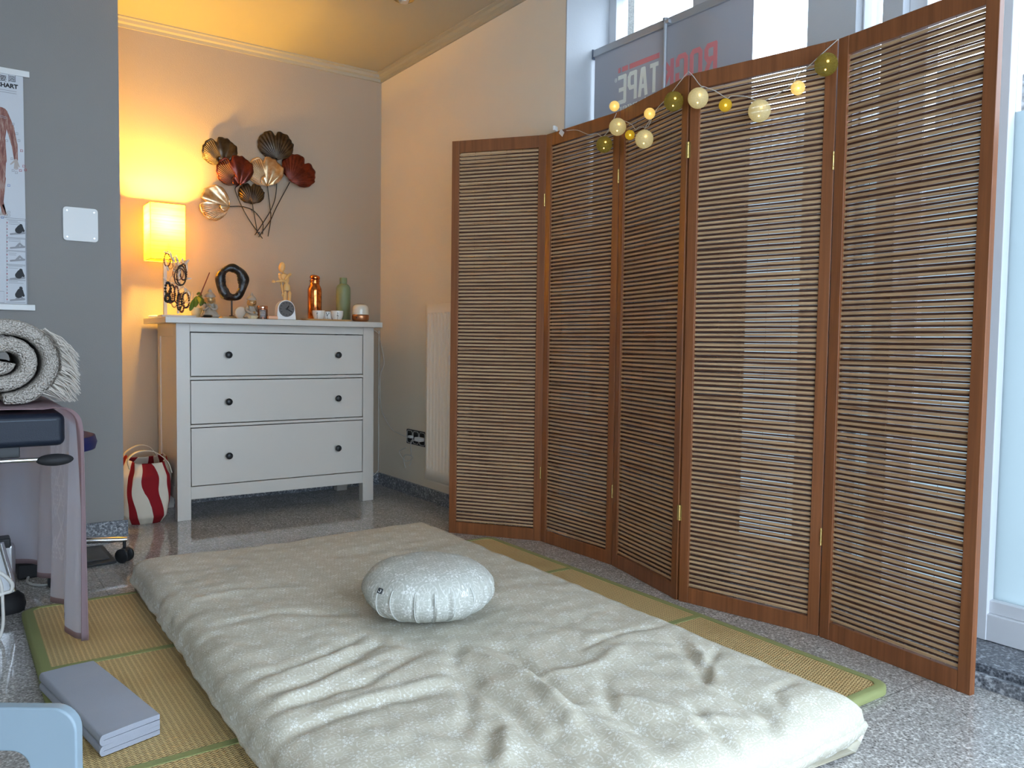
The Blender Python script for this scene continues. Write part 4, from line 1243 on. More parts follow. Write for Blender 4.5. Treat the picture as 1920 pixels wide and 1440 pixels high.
for px, py, dpx, mt in balls:
    p = on_panel(px, py, 0.014+0.5*dpx/560); r = dpx/2/PXM(p); BP.append(p)
    b = MB().ball(p, r, 28, 18).build('cotton_ball', M[mt], sl_t, world=True, smooth=True, angle=180); b['label'] = nm[mt]
    tc_ = (CAM-p).normalized()
    for q, sz in (((0.15, 0.30), 0.16), ((-0.05, -0.45), 0.09)) if dpx > 28 else (((0.05, -0.02), 0.26),):  # large balls: upper spot is the LED, lower one an added glowing glint
        c = p+rt*(q[0]*r)+V(0, 0, q[1]*r)+tc_*(r*0.80)
        MB().ball(c, r*sz*0.72, 10, 6).build('led', M['led'], b, world=True, smooth=True)
def SP(px, py, off=0.014): return on_panel(px, py, off)
wire_m = plain('clear_white_wire', (0.55, 0.53, 0.50), 0.35)
for path in ([(1062, 245), (1082, 244), (1103, 252), (1118, 250), (1131, 256), (1143, 240), (1150, 225), (1156, 212)], [(1131, 256), (1143, 244), (1160, 226), (1174, 228), (1185, 234), (1192, 243), (1199, 238), (1214, 238), (1222, 222), (1232, 204)],
             [(1208, 244), (1214, 232), (1232, 204), (1245, 190), (1258, 175), (1276, 152), (1291, 134)], [(1291, 134), (1300, 143), (1313, 160), (1322, 163), (1342, 171), (1363, 184), (1372, 180), (1400, 181), (1422, 190), (1440, 186), (1465, 172), (1485, 158)],
             [(1486, 160), (1496, 140), (1515, 125), (1540, 102), (1572, 73)], [(1313, 164), (1320, 163)]):
    MB().tube(catmull([SP(*q) for q in path], 6), 0.0013, 6).build('wire', wire_m, sl_t, world=True, smooth=True)
bx = SP(1041, 243, 0.03)
MB().box(bx+V(0, 0, 0.004), (0.030, 0.012, 0.020), None, 0.5).build('battery_box', M['white_plastic'], sl_t, world=True, bevel=0.003)
d = (J[2]-J[1]).normalized()
c = SP(1053, 249, 0.020)
tm = Matrix((d, V(d.y, -d.x, 0), V(0, 0, 1))).transposed()
MB().box(c, (0.030, 0.0006, 0.020), tm @ Matrix.Rotation(0.7, 3, 'Y')).build('paper_tag', M['white_plastic'], sl_t, world=True)

# ------------------------------------------------------------------ massage table at the left edge
PX1, PY0, PY1, PZ0, PZ1 = -1.872, -2.005, -1.33, 0.578, 0.664
mt = thing('massage_table', (-2.4, -1.66, 0), 'padded dark navy massage table at the left edge with a pink cloth over it', 'massage table')
M['navy_vinyl'] = plain('dark_navy_vinyl', (0.010, 0.014, 0.024), 0.45, spec=0.3, bump=0.0004, bs=500)
MB().b2((-3.3, PY0, PZ0), (PX1, PY1, PZ1)).build('padded_top', M['navy_vinyl'], mt, world=True, bevel=0.018, seg=4)
st = MB(); st.tube([(-3.2, PY0-0.001, PZ1-0.017), (PX1-0.02, PY0-0.001, PZ1-0.017)], 0.0012, 5); st.build('seam_stitching', plain('grey_thread', (0.10, 0.12, 0.15), 0.8), mt, world=True)
MB().b2((-3.25, PY0+0.04, PZ0-0.03), (PX1-0.10, PY1-0.04, PZ0)).build('table_frame', M['black'], mt, world=True, bevel=0.003)
l0 = AT(-30, 862, 'y', -2.03); l1 = AT(85, 861, 'y', -2.03)
MB().tube([l0-V(0.4, 0, 0), l1], 0.0055, 10).build('release_rod', M['chrome'], mt, world=True, smooth=True)
lc = AT(103, 862, 'y', -2.03)
MB().ball(lc, 0.043, 20, 12, (1, 0.55, 0.36)).build('release_handle', M['black_rubber'], mt, world=True, smooth=True)
lp0 = AT(22, 1120, 'z', 0.0)
for sx_, yy in ((-1.985, -1.45), (-3.1, -1.45)):
    lg = MB().b2((sx_-0.028, yy-0.02, 0.05), (sx_+0.028, yy+0.02, 0.215)).build('leg', M['steel'], mt, world=True, bevel=0.012)
    MB().lathe([(0.0001, 0.001), (0.052, 0.001), (0.056, 0.02), (0.05, 0.045), (0.034, 0.06), (0.0001, 0.062)], 24, (sx_, yy, 0)).build('rubber_foot', M['black_rubber'], lg, world=True, smooth=True)
MB().tube([AT(2, 1018, 'y', -1.53), AT(20, 1080, 'y', -1.53), AT(26, 1108, 'y', -1.53)], 0.008, 10).build('brace_rod', M['chrome'], mt, world=True, smooth=True)
MB().b2((-3.1, -1.48, 0.205), (-1.97, -1.42, 0.235)).b2((-2.62, -1.52, 0.22), (-2.50, -1.38, PZ0-0.028)).build('lifting_column', M['black'], mt, world=True, bevel=0.004)

# pink cloth over the table end, hanging to the mat
g = G('pink_woven_cloth', 0.85, spec=0.15)
nuv = g.t.nodes.new('ShaderNodeUVMap'); nuv.uv_map = 'UVMap'
sp = g.t.nodes.new('ShaderNodeSeparateXYZ'); g.t.links.new(nuv.outputs[0], sp.inputs[0])
U_, V_ = S(g, sp.outputs[0]), S(g, sp.outputs[1])          # u: metres from the front hem, v: metres up from the lower hem
band = ((U_-0.46).abs() < 0.15)*(V_ > 0.13)
zz1 = ((U_*26.0).fract()-0.5).abs()
lat = ((V_*11.0+zz1*1.3).fract()-0.5).abs()
lat2 = ((V_*11.0-zz1*1.3).fract()-0.5).abs()
dots = (((U_*104.0).fract()-0.5).abs() < 0.22)*(((V_*70.0).fract()-0.5).abs() < 0.2)*(((V_*5.5).fract()) > 0.6)
pat = ((lat < 0.07).max(lat2 < 0.06)).max(dots)*band
hem = (U_ < 0.030).max(V_ < 0.016)
cb = g.mix(V_.step(0.58, 0.66), (0.80, 0.80, 0.86), (0.62, 0.48, 0.51))
c = g.mix(g.noise(14, 3)*0.2, cb, (0.70, 0.66, 0.72)); c = g.mix(pat*0.85, c, (0.90, 0.90, 0.95)); c = g.mix(hem*0.85, c, (0.50, 0.36, 0.38))
g.col(c); g.bump(g.noise(700, 2), 0.0005)
g.translucent(0.72, c)
M['pink_cloth'] = g.m
plan = catmull([V(-1.838, -2.060, 0), V(-1.851, -2.030, 0), V(-1.850, -1.85, 0), V(-1.853, -1.6, 0), V(-1.862, -1.40, 0), V(-1.885, -1.315, 0), V(-1.97, -1.27, 0), V(-2.12, -1.262, 0), V(-2.40, -1.26, 0)], 26)
acc = [0]
for i in range(1, len(plan)): acc.append(acc[-1]+(plan[i]-plan[i-1]).length)
tw = MB(); uv = []; ROW = 54; nP = len(plan)
for i, p in enumerate(plan):
    a = plan[max(i-1, 0)]; b = plan[min(i+1, nP-1)]; t = (b-a).normalized(); nrm = V(-t.y, t.x, 0)
    if nrm.dot(V(1, 0.6, 0)) < 0: nrm = -nrm
    ntop = V(1, 0, 0) if p.y < -1.5 else nrm
    u = acc[i]
    zlow = 0.062+0.035*max(0, u-0.1)+0.15*max(0, u-0.70)
    ztop = 0.678
    drop = ztop-zlow
    inner = V(max(-2.6, p.x-0.55), p.y if p.y < -1.36 else -1.36+(-1.262-p.y)*0.0, 0)
    inner.y = min(p.y, -1.36)
    if inner.y < -2.012: inner.y = -2.012
    for j in range(ROW):
        s = j/(ROW-1)
        if s < 0.3:                            # lying on the table
            k = s/0.3; q = inner.lerp(V(p.x, max(p.y, -2.03), 0)-ntop*0.045, k); z = ztop+0.003+0.0015*math.sin(u*30+k*9)
            if p.y < -2.0: z -= 0.004*(k)
            uvv = drop+0.05+(1-k)*0.5
        elif s < 0.42:                         # over the rounded edge
            k = (s-0.3)/0.12*PI/2; q = V(p.x, max(p.y, -2.03-0.02*math.sin(k)), 0)-ntop*0.045+ntop*0.045*math.sin(k); z = ztop+0.003-0.045*(1-math.cos(k)); uvv = drop+0.05*(1-k/1.6)
        else:
            k = (s-0.42)/0.58; z = (ztop-0.042)+(zlow-(ztop-0.042))*k
            fo_ = 0.016*k**0.7*(math.sin(u*44)+0.5*math.sin(u*71+1))+0.008*k*math.sin(u*23+2)
            q = V(p.x, p.y, 0)+nrm*fo_+t*(0.010*k*math.sin(u*44+1.5))
            uvv = (1-k)*(drop-0.045)
        tw.v.append(V(q.x, q.y, z)); uv.append((u, uvv))
for i in range(nP-1):
    for j in range(ROW-1): tw.f.append((i*ROW+j, (i+1)*ROW+j, (i+1)*ROW+j+1, i*ROW+j+1))
tw.uv = uv
to = tw.build('table_cloth', M['pink_cloth'], None, smooth=True, angle=180, solid=0.002); tag(to, 'pale pink patterned cloth draped over the massage table end, hanging to the mat', 'cloth')

# chunky rolled blanket
bl = thing('rolled_blanket', (-2.005, -1.75, 0.684), 'rolled chunky grey-beige knitted blanket with fringe on the massage table', 'blanket')
g = G('boucle_knit', 0.95, spec=0.1)
vv = g.voro(230); nn = g.noise(60, 3)
g.col(g.ramp(vv*0.9+nn*0.3, [(0.1, (0.62, 0.57, 0.52)), (0.55, (0.47, 0.42, 0.37)), (1.0, (0.22, 0.19, 0.16))])); g.bump(vv*-1.0, 0.006)
M['knit'] = g.m
def spiral(k):                                   # k 0 outer .. 1 inner
    turns = 2.15; a = -0.5*PI+k*turns*2*PI
    rr_ = 0.97-0.87*k
    return V(0.128*rr_*math.cos(a), 0, 0.112*rr_*math.sin(a)*1.0+0.1165)
NSP = 150; NL = 20; th = 0.0205
bm_ = MB()
vs = []
for j in range(NL+1):
    y_ = -0.19+0.44*j/NL
    for side in (1, -1):
        for i in range(NSP+1):
            k = i/NSP; p = spiral(k); q = spiral(min(1, k+0.01))-spiral(max(0, k-0.01)); q.normalize(); n = V(q.z, 0, -q.x)
            if n.dot(p-V(0, 0, 0.1165)) < 0: n = -n
            bmp = 0.0022*noise.noise(V(k*90, j*4.0, side*3))+0.0015*noise.noise(V(k*220, j*9.0, 3))
            e = 1.0 if 0 < j < NL else 0.75
            p2 = p+n*(side*(th*e+bmp)); vs.append(V(p2.x, y_+0.010*math.sin(k*14), max(p2.z, 0.002)))
cols = 2*(NSP+1); fs = []
for j in range(NL):
    for i in range(NSP):
        fs.append((j*cols+i, j*cols+i+1, (j+1)*cols+i+1, (j+1)*cols+i))
        o_ = NSP+1
        fs.append((j*cols+o_+i, (j+1)*cols+o_+i, (j+1)*cols+o_+i+1, j*cols+o_+i+1))
    for i in (0, NSP): fs.append((j*cols+i, (j+1)*cols+i, (j+1)*cols+NSP+1+i, j*cols+NSP+1+i))
for j in (0, NL):
    for i in range(NSP): fs.append((j*cols+i, j*cols+i+1, j*cols+NSP+1+i+1, j*cols+NSP+1+i))
bm_.add(vs, fs); bm_.build('knitted_roll', M['knit'], bl, smooth=True, angle=180)
fr_m = plain('beige_yarn', (0.47, 0.42, 0.37), 0.9, var=0.15)
fm = MB(); rr = random.Random(5)
for k in range(320):
    a = rr.uniform(-0.85, 0.80); yy = rr.uniform(-0.205, 0.22)
    if k % 2: yy = rr.uniform(-0.21, -0.10)
    p = V(0.134*math.cos(a), yy, 0.1165+0.118*math.sin(a)); L = rr.uniform(0.05, 0.085)
    if p.z < 0.02: p.z = 0.02
    d = V(0.55+0.25*rr.random(), rr.uniform(-0.3, 0.2), rr.uniform(-0.9, -0.25)); d.normalize()
    q1 = p+d*L*0.5+V(0.003, 0, 0.002); q2 = p+d*L+V(0.0, 0, -0.006)
    for q in (q1, q2):
        if q.z < 0.004: q.z = 0.004
    q1.x = min(q1.x, 0.155); q2.x = min(q2.x, 0.175)
    fm.tube([p, q1, q2], [0.0019, 0.0014, 0.0006], 5)
fo = fm.build('fringe', fr_m, bl, smooth=True, weld=False); fo['kind'] = 'stuff'

# ------------------------------------------------------------------ swivel stool behind the table
stl = thing('swivel_stool', (-1.855, -0.985, 0), 'swivel stool with navy seat and chrome star base on castors behind the cloth', 'stool')
MB().lathe([(0.0001, 0.437), (0.16, 0.437), (0.19, 0.445), (0.197, 0.47), (0.19, 0.495), (0.16, 0.505), (0.0001, 0.508)], 40).build('seat', plain('navy_upholstery', (0.008, 0.012, 0.09), 0.6), stl, smooth=True)
MB().lathe([(0.0001, 0.08), (0.035, 0.08), (0.035, 0.13), (0.026, 0.14), (0.026, 0.30), (0.015, 0.31), (0.015, 0.437), (0.0001, 0.437)], 20).build('gas_column', M['black'], stl, smooth=True)
base_a = math.atan2(-1.045+0.985, -1.570+1.855)
for k in range(5):
    a = base_a+k*2*PI/5; d = V(math.cos(a), math.sin(a), 0); pr = V(-d.y, d.x, 0)
    m = MB(); vs = []
    for s_2, w2, h2, z2 in ((0.03, 0.024, 0.026, 0.10), (0.15, 0.020, 0.022, 0.097), (0.275, 0.016, 0.018, 0.090), (0.295, 0.014, 0.014, 0.089)):
        for q in range(12):
            t = 2*PI*q/12; vs.append(d*s_2+pr*w2*math.cos(t)+V(0, 0, z2+h2*0.6*math.sin(t)))
    m.add(vs, [(i*12+q, i*12+(q+1) % 12, (i+1)*12+(q+1) % 12, (i+1)*12+q) for i in range(3) for q in range(12)]+[tuple(range(12)), tuple(36+q for q in range(11, -1, -1))])
    lg = m.build('base_arm', M['chrome'], stl, smooth=True)
    w = MB(); c = d*0.285
    wd = V(math.cos(a+1.0), math.sin(a+1.0), 0)
    for sgn in (-1, 1):
        cc = c+wd*0.016*sgn+V(0, 0, 0.028); 
        rx, ry, _ = basis(wd)
        prof = [(0.0001, -0.008), (0.022, -0.008), (0.0275, -0.004), (0.0275, 0.004), (0.022, 0.008), (0.0001, 0.008)]
        vs = [cc+wd*z_+(rx*math.cos(2*PI*q/18)+ry*math.sin(2*PI*q/18))*r_ for r_, z_ in prof for q in range(18)]
        w.add(vs, [(i*18+q, i*18+(q+1) % 18, (i+1)*18+(q+1) % 18, (i+1)*18+q) for i in range(5) for q in range(18)])
    w.ball(c+V(0, 0, 0.042), 0.018, 12, 8, (1, 1, 0.9)); w.tube([c+V(0, 0, 0.045), c+V(0, 0, 0.085)], 0.006, 8)
    w.build('caster', M['black'], lg, smooth=True)
# flat black things under it
q = [AT(*a_, 'z', 0.0) for a_ in ((158, 1066), (219, 1056), (192, 1026), (120, 1034))]
tr = thing('floor_tray', ((q[0].x+q[2].x)/2, (q[0].y+q[2].y)/2, 0), 'flat black rectangular tray on the granite floor under the stool', 'floor tray')
def quadbox(m, pts, z0, z1): m.prism([(p.x, p.y) for p in pts], z0, z1)
m = MB(); quadbox(m, q, 0.001, 0.010); m.build('outer_frame', M['black'], tr, world=True, bevel=0.001)
cn = (q[0]+q[1]+q[2]+q[3])/4
m = MB(); quadbox(m, [cn+(p-cn)*0.72 for p in q], 0.0101, 0.014); m.build('inner_panel', plain('dark_grey_panel', (0.03, 0.032, 0.036), 0.35), tr, world=True, bevel=0.001)
q = [AT(*a_, 'z', 0.0) for a_ in ((33, 1088), (105, 1078), (100, 1052), (25, 1055))]
m = MB(); quadbox(m, q, 0.0, 0.05)
o = m.build('pedal_box', M['black_rubber'], None, bevel=0.006); tag(o, 'low black rubber pedal box on the floor beside the table leg', 'foot pedal')
FL = lambda px, py, z=0.005: AT(px, py, 'z', z)
cable('floor_cable', [FL(101, 1064), FL(80, 1070), FL(56, 1080), FL(51, 1090), FL(62, 1096), FL(85, 1097), FL(104, 1092)], 0.0045, 'thick grey-white cable looped on the floor under the hanging cloth', m=plain('grey_cable', (0.42, 0.42, 0.40), 0.5))
YC = -1.72
pts = [AT(x, y, 'y', YC) for x, y in ((-12, 1068), (2, 1075), (14, 1084), (23, 1096), (20, 1108), (8, 1112), (-8, 1118))]
cable('coiled_cable', pts, 0.0055, 'white cable curling at the left edge beside the table leg')
cable('hanging_cable', [AT(x, y, 'y', YC) for x, y in ((-4, 1080), (3, 1100), (5, 1130), (6, 1165), (2, 1188), (-8, 1205))], 0.0045, 'white cable hanging down at the far left edge')
# ------------------------------------------------------------------ white chair back in the near corner
cd = 0.93
def NC(px, py): 
    v = fw + rt*((px-960)/FPX) - up*((py-720)/FPX); return CAM+v*cd
n_ = V(fw.x, fw.y, 0).normalized(); rx = V(rt.x, rt.y, 0).normalized()
pc = NC(142, 1335); 
wc = thing('moulded_chair', (pc.x-0.15, pc.y, 0), 'pale blue-white moulded chair back with rounded corners at the bottom left edge', 'chair')
dirx = (NC(142, 1327)-NC(0, 1342)); dirx.z = 0; dirx.normalize()
zt = NC(110, 1328).z; wd = 0.36; 
def cpt(a, z, t): return pc+dirx*a+V(0, 0, z-pc.z)+V(-dirx.y, dirx.x, 0)*t
out = rrect(-wd, 0.0, 0.22, zt, 0.028, 8)
hl = rrect(-wd+0.055, -0.055, zt-0.16, zt-0.052, 0.022, 8)
n = len(out); vs = []
for t in (0.0, 0.016):
    for a, z in out: vs.append(cpt(a, z, t))
    for a, z in hl: vs.append(cpt(a, z, t))
fs = []
for i in range(n):
    j = (i+1) % n
    fs += [(i, j, n+j, n+i), (2*n+i, 3*n+i, 3*n+j, 2*n+j), (i, 2*n+i, 2*n+j, j), (n+i, n+j, 3*n+j, 3*n+i)]
MB().add(vs, fs).build('backrest', plain('pale_blue_grey_plastic', (0.20, 0.26, 0.305), 0.4, var=0.02), wc, world=True, bevel=0.003)
m = MB(); pr = V(-dirx.y, dirx.x, 0)
m.prism([(p.x, p.y) for p in (cpt(0, 0, 0.0), cpt(-wd, 0, 0.0), cpt(-wd, 0, -0.28), cpt(0, 0, -0.28))], 0.205, 0.222); m.build('seat', M['white_plastic'], wc, world=True, bevel=0.006)
for a in (-0.03, -wd+0.03):
    for t in (-0.02, -0.25):
        MB().tube([cpt(a, 0.0, t), cpt(a, 0.206, t)], 0.012, 12).build('leg', M['white_plastic'], wc, world=True, smooth=True)

# ------------------------------------------------------------------ striped canvas bag
bg_t = thing('striped_bag', (-1.375, -0.275, 0), 'red and cream striped canvas tote bag on the floor beside the white chest', 'bag')
g = G('striped_canvas', 0.85, spec=0.15)
nuv = g.t.nodes.new('ShaderNodeUVMap'); nuv.uv_map = 'UVMap'
sp = g.t.nodes.new('ShaderNodeSeparateXYZ'); g.t.links.new(nuv.outputs[0], sp.inputs[0])
stp = ((S(g, sp.outputs[0])*1.0).fract() < 0.46)
g.col(g.mix(stp, (0.60, 0.53, 0.43), (0.23, 0.012, 0.016))); g.bump(g.noise(500, 2), 0.0008); M['stripe'] = g.m
bb = MB(); uv = []; NA = 120; NZ = 34
bw, bd = 0.108, 0.155
def bagpt(t, v):
    ct, s_t = math.cos(t), math.sin(t)
    e = 0.62
    a = math.copysign(abs(ct)**e, ct); b = math.copysign(abs(s_t)**e, s_t)
    prof = (1-0.18*max(0, 0.12-v)/0.12)*(1+0.05*math.sin(v*PI))*(1-0.22*max(0, v-0.75)/0.25)
    x = bw*a*prof; y = bd*b*prof
    z = 0.31*v*(1-0.10*abs(b)*(v > 0.5)*(v-0.5)*2)
    x += 0.012*noise.noise(V(a*2, b*2, v*3))+0.020*v*v; y += 0.012*noise.noise(V(a*2, b*2, v*3+5))
    x += 0.004*math.sin(t*9+v*5)*v
    return V(x, y, z)
for i in range(NA+1):
    t = 2*PI*i/NA
    for j in range(NZ):
        bb.v.append(bagpt(t, j/(NZ-1))); uv.append((i/NA*9.0+0.7*j/NZ, j/NZ))
for i in range(NA):
    for j in range(NZ-1): bb.f.append((i*NZ+j, (i+1)*NZ+j, (i+1)*NZ+j+1, i*NZ+j+1))
bb.f.append(tuple(i*NZ for i in range(NA-1, -1, -1)))
bb.uv = uv; bb.build('bag_body', M['stripe'], bg_t, smooth=True, angle=180, solid=0.003)
cn_m = plain('cream_canvas', (0.60, 0.53, 0.42), 0.85, bump=0.0006)
def strap(pts, w2, name):
    pts = catmull(pts, 7); m = MB()
    for i, p in enumerate(pts):
        m.v += [p+V(0, w2, 0), p-V(0, w2, 0)]
    for i in range(len(pts)-1): m.f.append((2*i, 2*i+1, 2*i+3, 2*i+2))
    m.build(name, cn_m, bg_t, smooth=True, solid=0.003)
strap([V(-0.07, -0.125, 0.26), V(-0.075, -0.12, 0.305), V(-0.03, -0.10, 0.335), V(0.04, -0.09, 0.33), V(0.095, -0.10, 0.285), V(0.112, -0.12, 0.23)], 0.014, 'handle')
strap([V(-0.06, 0.10, 0.27), V(-0.05, 0.09, 0.31), V(0.0, 0.06, 0.345), V(0.05, 0.06, 0.335), V(0.085, 0.08, 0.29)], 0.014, 'handle')
# ------------------------------------------------------------------ things on the chest
def sc_at(px, y): return 1/PXM(TP(px, y))      # metres per photo pixel there
def lathe_thing(name, px, y, prof, mat, label, cat, n=32, **k):
    o = MB().lathe(prof, n, TP(px, y)).build(name, mat, None, smooth=True, **k); return tag(o, label, cat)
# jewellery tree with bracelets
JY = -0.36; jc = TP(332, JY); js = sc_at(332, JY)
def JP(px, py, dy=0.0): return AT(px, py, 'y', JY+dy)
tree = thing('jewellery_tree', jc, 'white metal jewellery tree crowded with bracelets before the lamp', 'jewellery stand')
wm = plain('white_painted_metal', (0.62, 0.58, 0.53), 0.45)
MB().prism(rrect(jc.x-0.078, jc.x+0.078, JY-0.05, JY+0.05, 0.01), 0.9605, 0.9700).build('base', wm, tree, world=True, bevel=0.002)
MB().tube([JP(334, 588), JP(334, 545), JP(336, 520), JP(334, 490), JP(330, 478)], [0.0055, 0.0050, 0.0045, 0.0035, 0.002], 10).build('trunk', wm, tree, world=True, smooth=True)
for pts in ([(335, 515), (328, 492), (320, 478), (311, 473)], [(335, 508), (345, 494), (352, 488), (355, 486)], [(335, 535), (322, 530), (312, 528)], [(335, 540), (345, 538), (352, 545)], [(334, 500), (341, 486), (343, 484)], [(335, 525), (348, 522), (352, 522)]):
    MB().tube(catmull([JP(a, b, -0.02*i/3) for i, (a, b) in enumerate(pts)], 5), 0.0022, 6).build('branch', wm, tree, world=True, smooth=True)
def blade(px0, py0, px1, py1, w_=1.8):
    a = JP(px0, py0, -0.02); b = JP(px1, py1, -0.03); d = (b-a); L = d.length; d.normalize(); pr = d.cross(V(0, 1, 0)).normalized()
    m = MB(); ts = (0, .25, .5, .8, 1); ws = (.15, .85, 1, .6, .05); vs = []
    for t_, q in zip(ts, ws):
        c = a+d*L*t_; vs += [c+pr*w_*js*q, c+V(0, -0.0012, 0)+V(0, 0, 0), c-pr*w_*js*q]
    m.add(vs, [(3*i+k, 3*i+k+1, 3*i+k+4, 3*i+k+3) for i in range(4) for k in (0, 1)])
    m.build('metal_leaf', wm, tree, world=True, solid=0.0008, smooth=True)
for q in ((311, 474, 307, 471), (313, 473, 317, 470), (322, 486, 319, 470), (328, 492, 322, 482), (333, 490, 332, 483), (343, 494, 343, 484), (346, 496, 356, 486), (350, 494, 351, 508), (350, 523, 360, 522), (333, 520, 339, 507), (312, 498, 317, 509), (352, 545, 358, 556), (312, 528, 306, 520), (345, 540, 349, 548), (337, 506, 343, 499), (324, 505, 330, 511)):
    blade(*q)
bc = {'dark': plain('dark_brown_beads', (0.045, 0.018, 0.012), 0.35), 'black': plain('black_beads', (0.012, 0.010, 0.010), 0.3), 'brown': plain('reddish_brown_beads', (0.17, 0.05, 0.025), 0.4),
      'gold': plain('gold_beads', (0.62, 0.40, 0.14), 0.3, 0.7), 'pale': plain('pale_beads', (0.50, 0.42, 0.32), 0.45), 'silver': plain('silver_wire', (0.55, 0.5, 0.42), 0.3, 0.8)}
brs = [(313.5, 487, 5.2, 12, 'brown', 1.3, 'bead', 'oval brown beaded bracelet hanging topmost on the left branch of the jewellery tree'),
       (320, 494, 4.0, 10, 'gold', 1.1, 'bead', 'golden beaded bracelet hanging beside the topmost brown bracelet'),
       (328, 492, 3.6, 11, 'pale', 1.2, 'bead', 'pale stone bracelet hanging at the top middle of the jewellery tree'),
       (337.5, 519, 9.5, 16, 'dark', 1.2, 'ring', 'large dark smooth bangle around the centre of the jewellery tree'),
       (340, 516, 8.0, 18, 'black', 1.4, 'bead', 'large black beaded bracelet around the centre of the jewellery tree'),
       (326, 527, 6.8, 9.5, 'silver', 0.7, 'ring', 'thin silvery bangle hanging left of the centre bangles'),
       (333, 536, 10, 6.5, 'pale', 0.8, 'ring', 'thin pale bangle tilted below the centre bangles'),
       (315, 541, 4.6, 11, 'black', 2.3, 'bead', 'chunky black beaded bracelet hanging at the left of the jewellery tree'),
       (314.5, 559, 4.0, 6.5, 'black', 2.5, 'bead', 'small chunky black bracelet hanging lowest at the left'),
       (323, 550, 5, 16, 'dark', 1.3, 'bead', 'long dark beaded bracelet hanging left of the trunk'),
       (327, 563, 5, 13, 'gold', 1.3, 'bead', 'golden beaded bracelet hanging low left of the trunk'),
       (331, 552, 4.2, 15, 'brown', 1.4, 'bead', 'brown beaded bracelet hanging along the trunk'),
       (340.5, 568, 4.0, 17, 'brown', 1.8, 'bead', 'red-brown wooden bead bracelet hanging lowest right of the trunk'),
       (348, 563, 6.5, 14, 'dark', 1.7, 'bead', 'dark brown bead bracelet hanging right of the trunk'),
       (351, 556, 6.0, 12, 'pale', 0.8, 'ring', 'thin pale loop hanging at the right of the jewellery tree'),
       (334, 512, 9.0, 13, 'brown', 0.9, 'ring', 'reddish thin bangle behind the large dark bangle at the centre'),
       (344, 510, 5.5, 15, 'dark', 1.5, 'bead', 'dark beaded bracelet draped right of the centre bangle'),
       (319, 556, 4.2, 12, 'brown', 1.3, 'bead', 'brown beaded bracelet between the chunky black and the golden bracelets'),
       (336, 566, 3.6, 15, 'black', 1.6, 'bead', 'black beaded bracelet hanging low directly behind the red-brown one'),
       (346, 556, 5.2, 9, 'gold', 1.0, 'bead', 'small golden beaded bracelet at the upper right of the lowest group')]
for i, (px, py, rx_, rz_, mt_, br, sty, lab) in enumerate(brs):
    dy = -0.012-0.004*(i % 5)-(0.02 if i in (3, 4) else 0); yaw = random.uniform(-0.5, 0.5)
    c = JP(px, py, dy)
    if c.z-rz_*js-br*js < 0.9705: c.z = 0.9712+rz_*js+br*js
    pts = []
    N_ = 20 if sty == 'bead' else 28
    if sty == 'bead': N_ = max(12, int(PI*(rx_+rz_)/(2*br*0.95)))
    for k in range(N_):
        a = 2*PI*k/N_; e = rx_*js*math.cos(a)
        pts.append(c+V(e, 0.35*e*math.sin(yaw)+0.004*math.sin(2*a), rz_*js*math.sin(a)))
    m = MB()
    if sty == 'bead':
        for p in pts: m.ball(p, br*js*1.12, 8, 6)
        m.tube(pts, br*js*0.35, 5, closed=True)
    else: m.tube(pts, br*js*0.9, 8, closed=True)
    o = m.build('bracelet', bc[mt_], None, smooth=True, weld=False); tag(o, lab, 'bracelet', 'bracelets on the jewellery tree')

# orchid
OY = -0.31; os_ = sc_at(372, OY)
def OP(px, py, dy=0.0): return AT(px, py, 'y', OY+dy)
orc = thing('potted_orchid', TP(368, OY), 'small green-leaved orchid in a pale pot with one dark red stem', 'plant')
MB().lathe([(0.0001, 0), (0.020, 0), (0.026, 0.035), (0.027, 0.05), (0.024, 0.05), (0.023, 0.044), (0.0001, 0.044)], 24).build('pot', plain('pale_yellow_pot', (0.55, 0.48, 0.28), 0.4), orc, smooth=True)
g = G('orchid_leaf_green', 0.35); g.col(g.mix(g.noise(40, 3), (0.05, 0.10, 0.012), (0.13, 0.20, 0.025))); lfm = g.m
def leaf3(pts, w_, mat=lfm, par=orc):
    pts = catmull(pts, 6); n = len(pts); vs = []
    for i, p in enumerate(pts):
        t = i/(n-1); q = w_*math.sin(PI*min(1, 0.08+t*0.92))**0.7
        d = (pts[min(i+1, n-1)]-pts[max(i-1, 0)]).normalized(); pr = d.cross(V(0.15, 1, 0.1)).normalized()
        vs += [p+pr*q, p+V(0, 0.004, 0), p-pr*q]
    m = MB().add(vs, [(3*i+k, 3*i+k+1, 3*i+k+4, 3*i+k+3) for i in range(n-1) for k in (0, 1)])
    m.build('leaf', mat, par, world=True, smooth=True, solid=0.0015)
leaf3([OP(370, 556), OP(364, 566, -0.01), OP(359, 576, -0.02), OP(356, 583, -0.025)], 4.6*os_)
leaf3([OP(371, 556), OP(369, 566, -0.02), OP(366, 576, -0.03)], 3.8*os_)
leaf3([OP(372, 554), OP(378, 562, -0.01), OP(384, 574, -0.02), OP(382, 590, -0.02)], 4.0*os_)
leaf3([OP(370, 556), OP(376, 566, -0.03), OP(376, 574, -0.035)], 3.6*os_)
leaf3([OP(369, 552), OP(374, 550, 0.01), OP(379, 556, 0.01)], 2.4*os_)
MB().tube([OP(375, 556), OP(379, 545), OP(393, 511)], [0.0032, 0.0028, 0.0024], 8).build('flower_stem', plain('dark_red_stem', (0.12, 0.02, 0.015), 0.5), orc, world=True, smooth=True)
MB().tube([OP(361, 562, 0.03), OP(361, 547, 0.03)], [0.006, 0.003], 8).build('candle_tip', plain('terracotta_wax', (0.55, 0.40, 0.28), 0.5), orc, world=True, smooth=True)
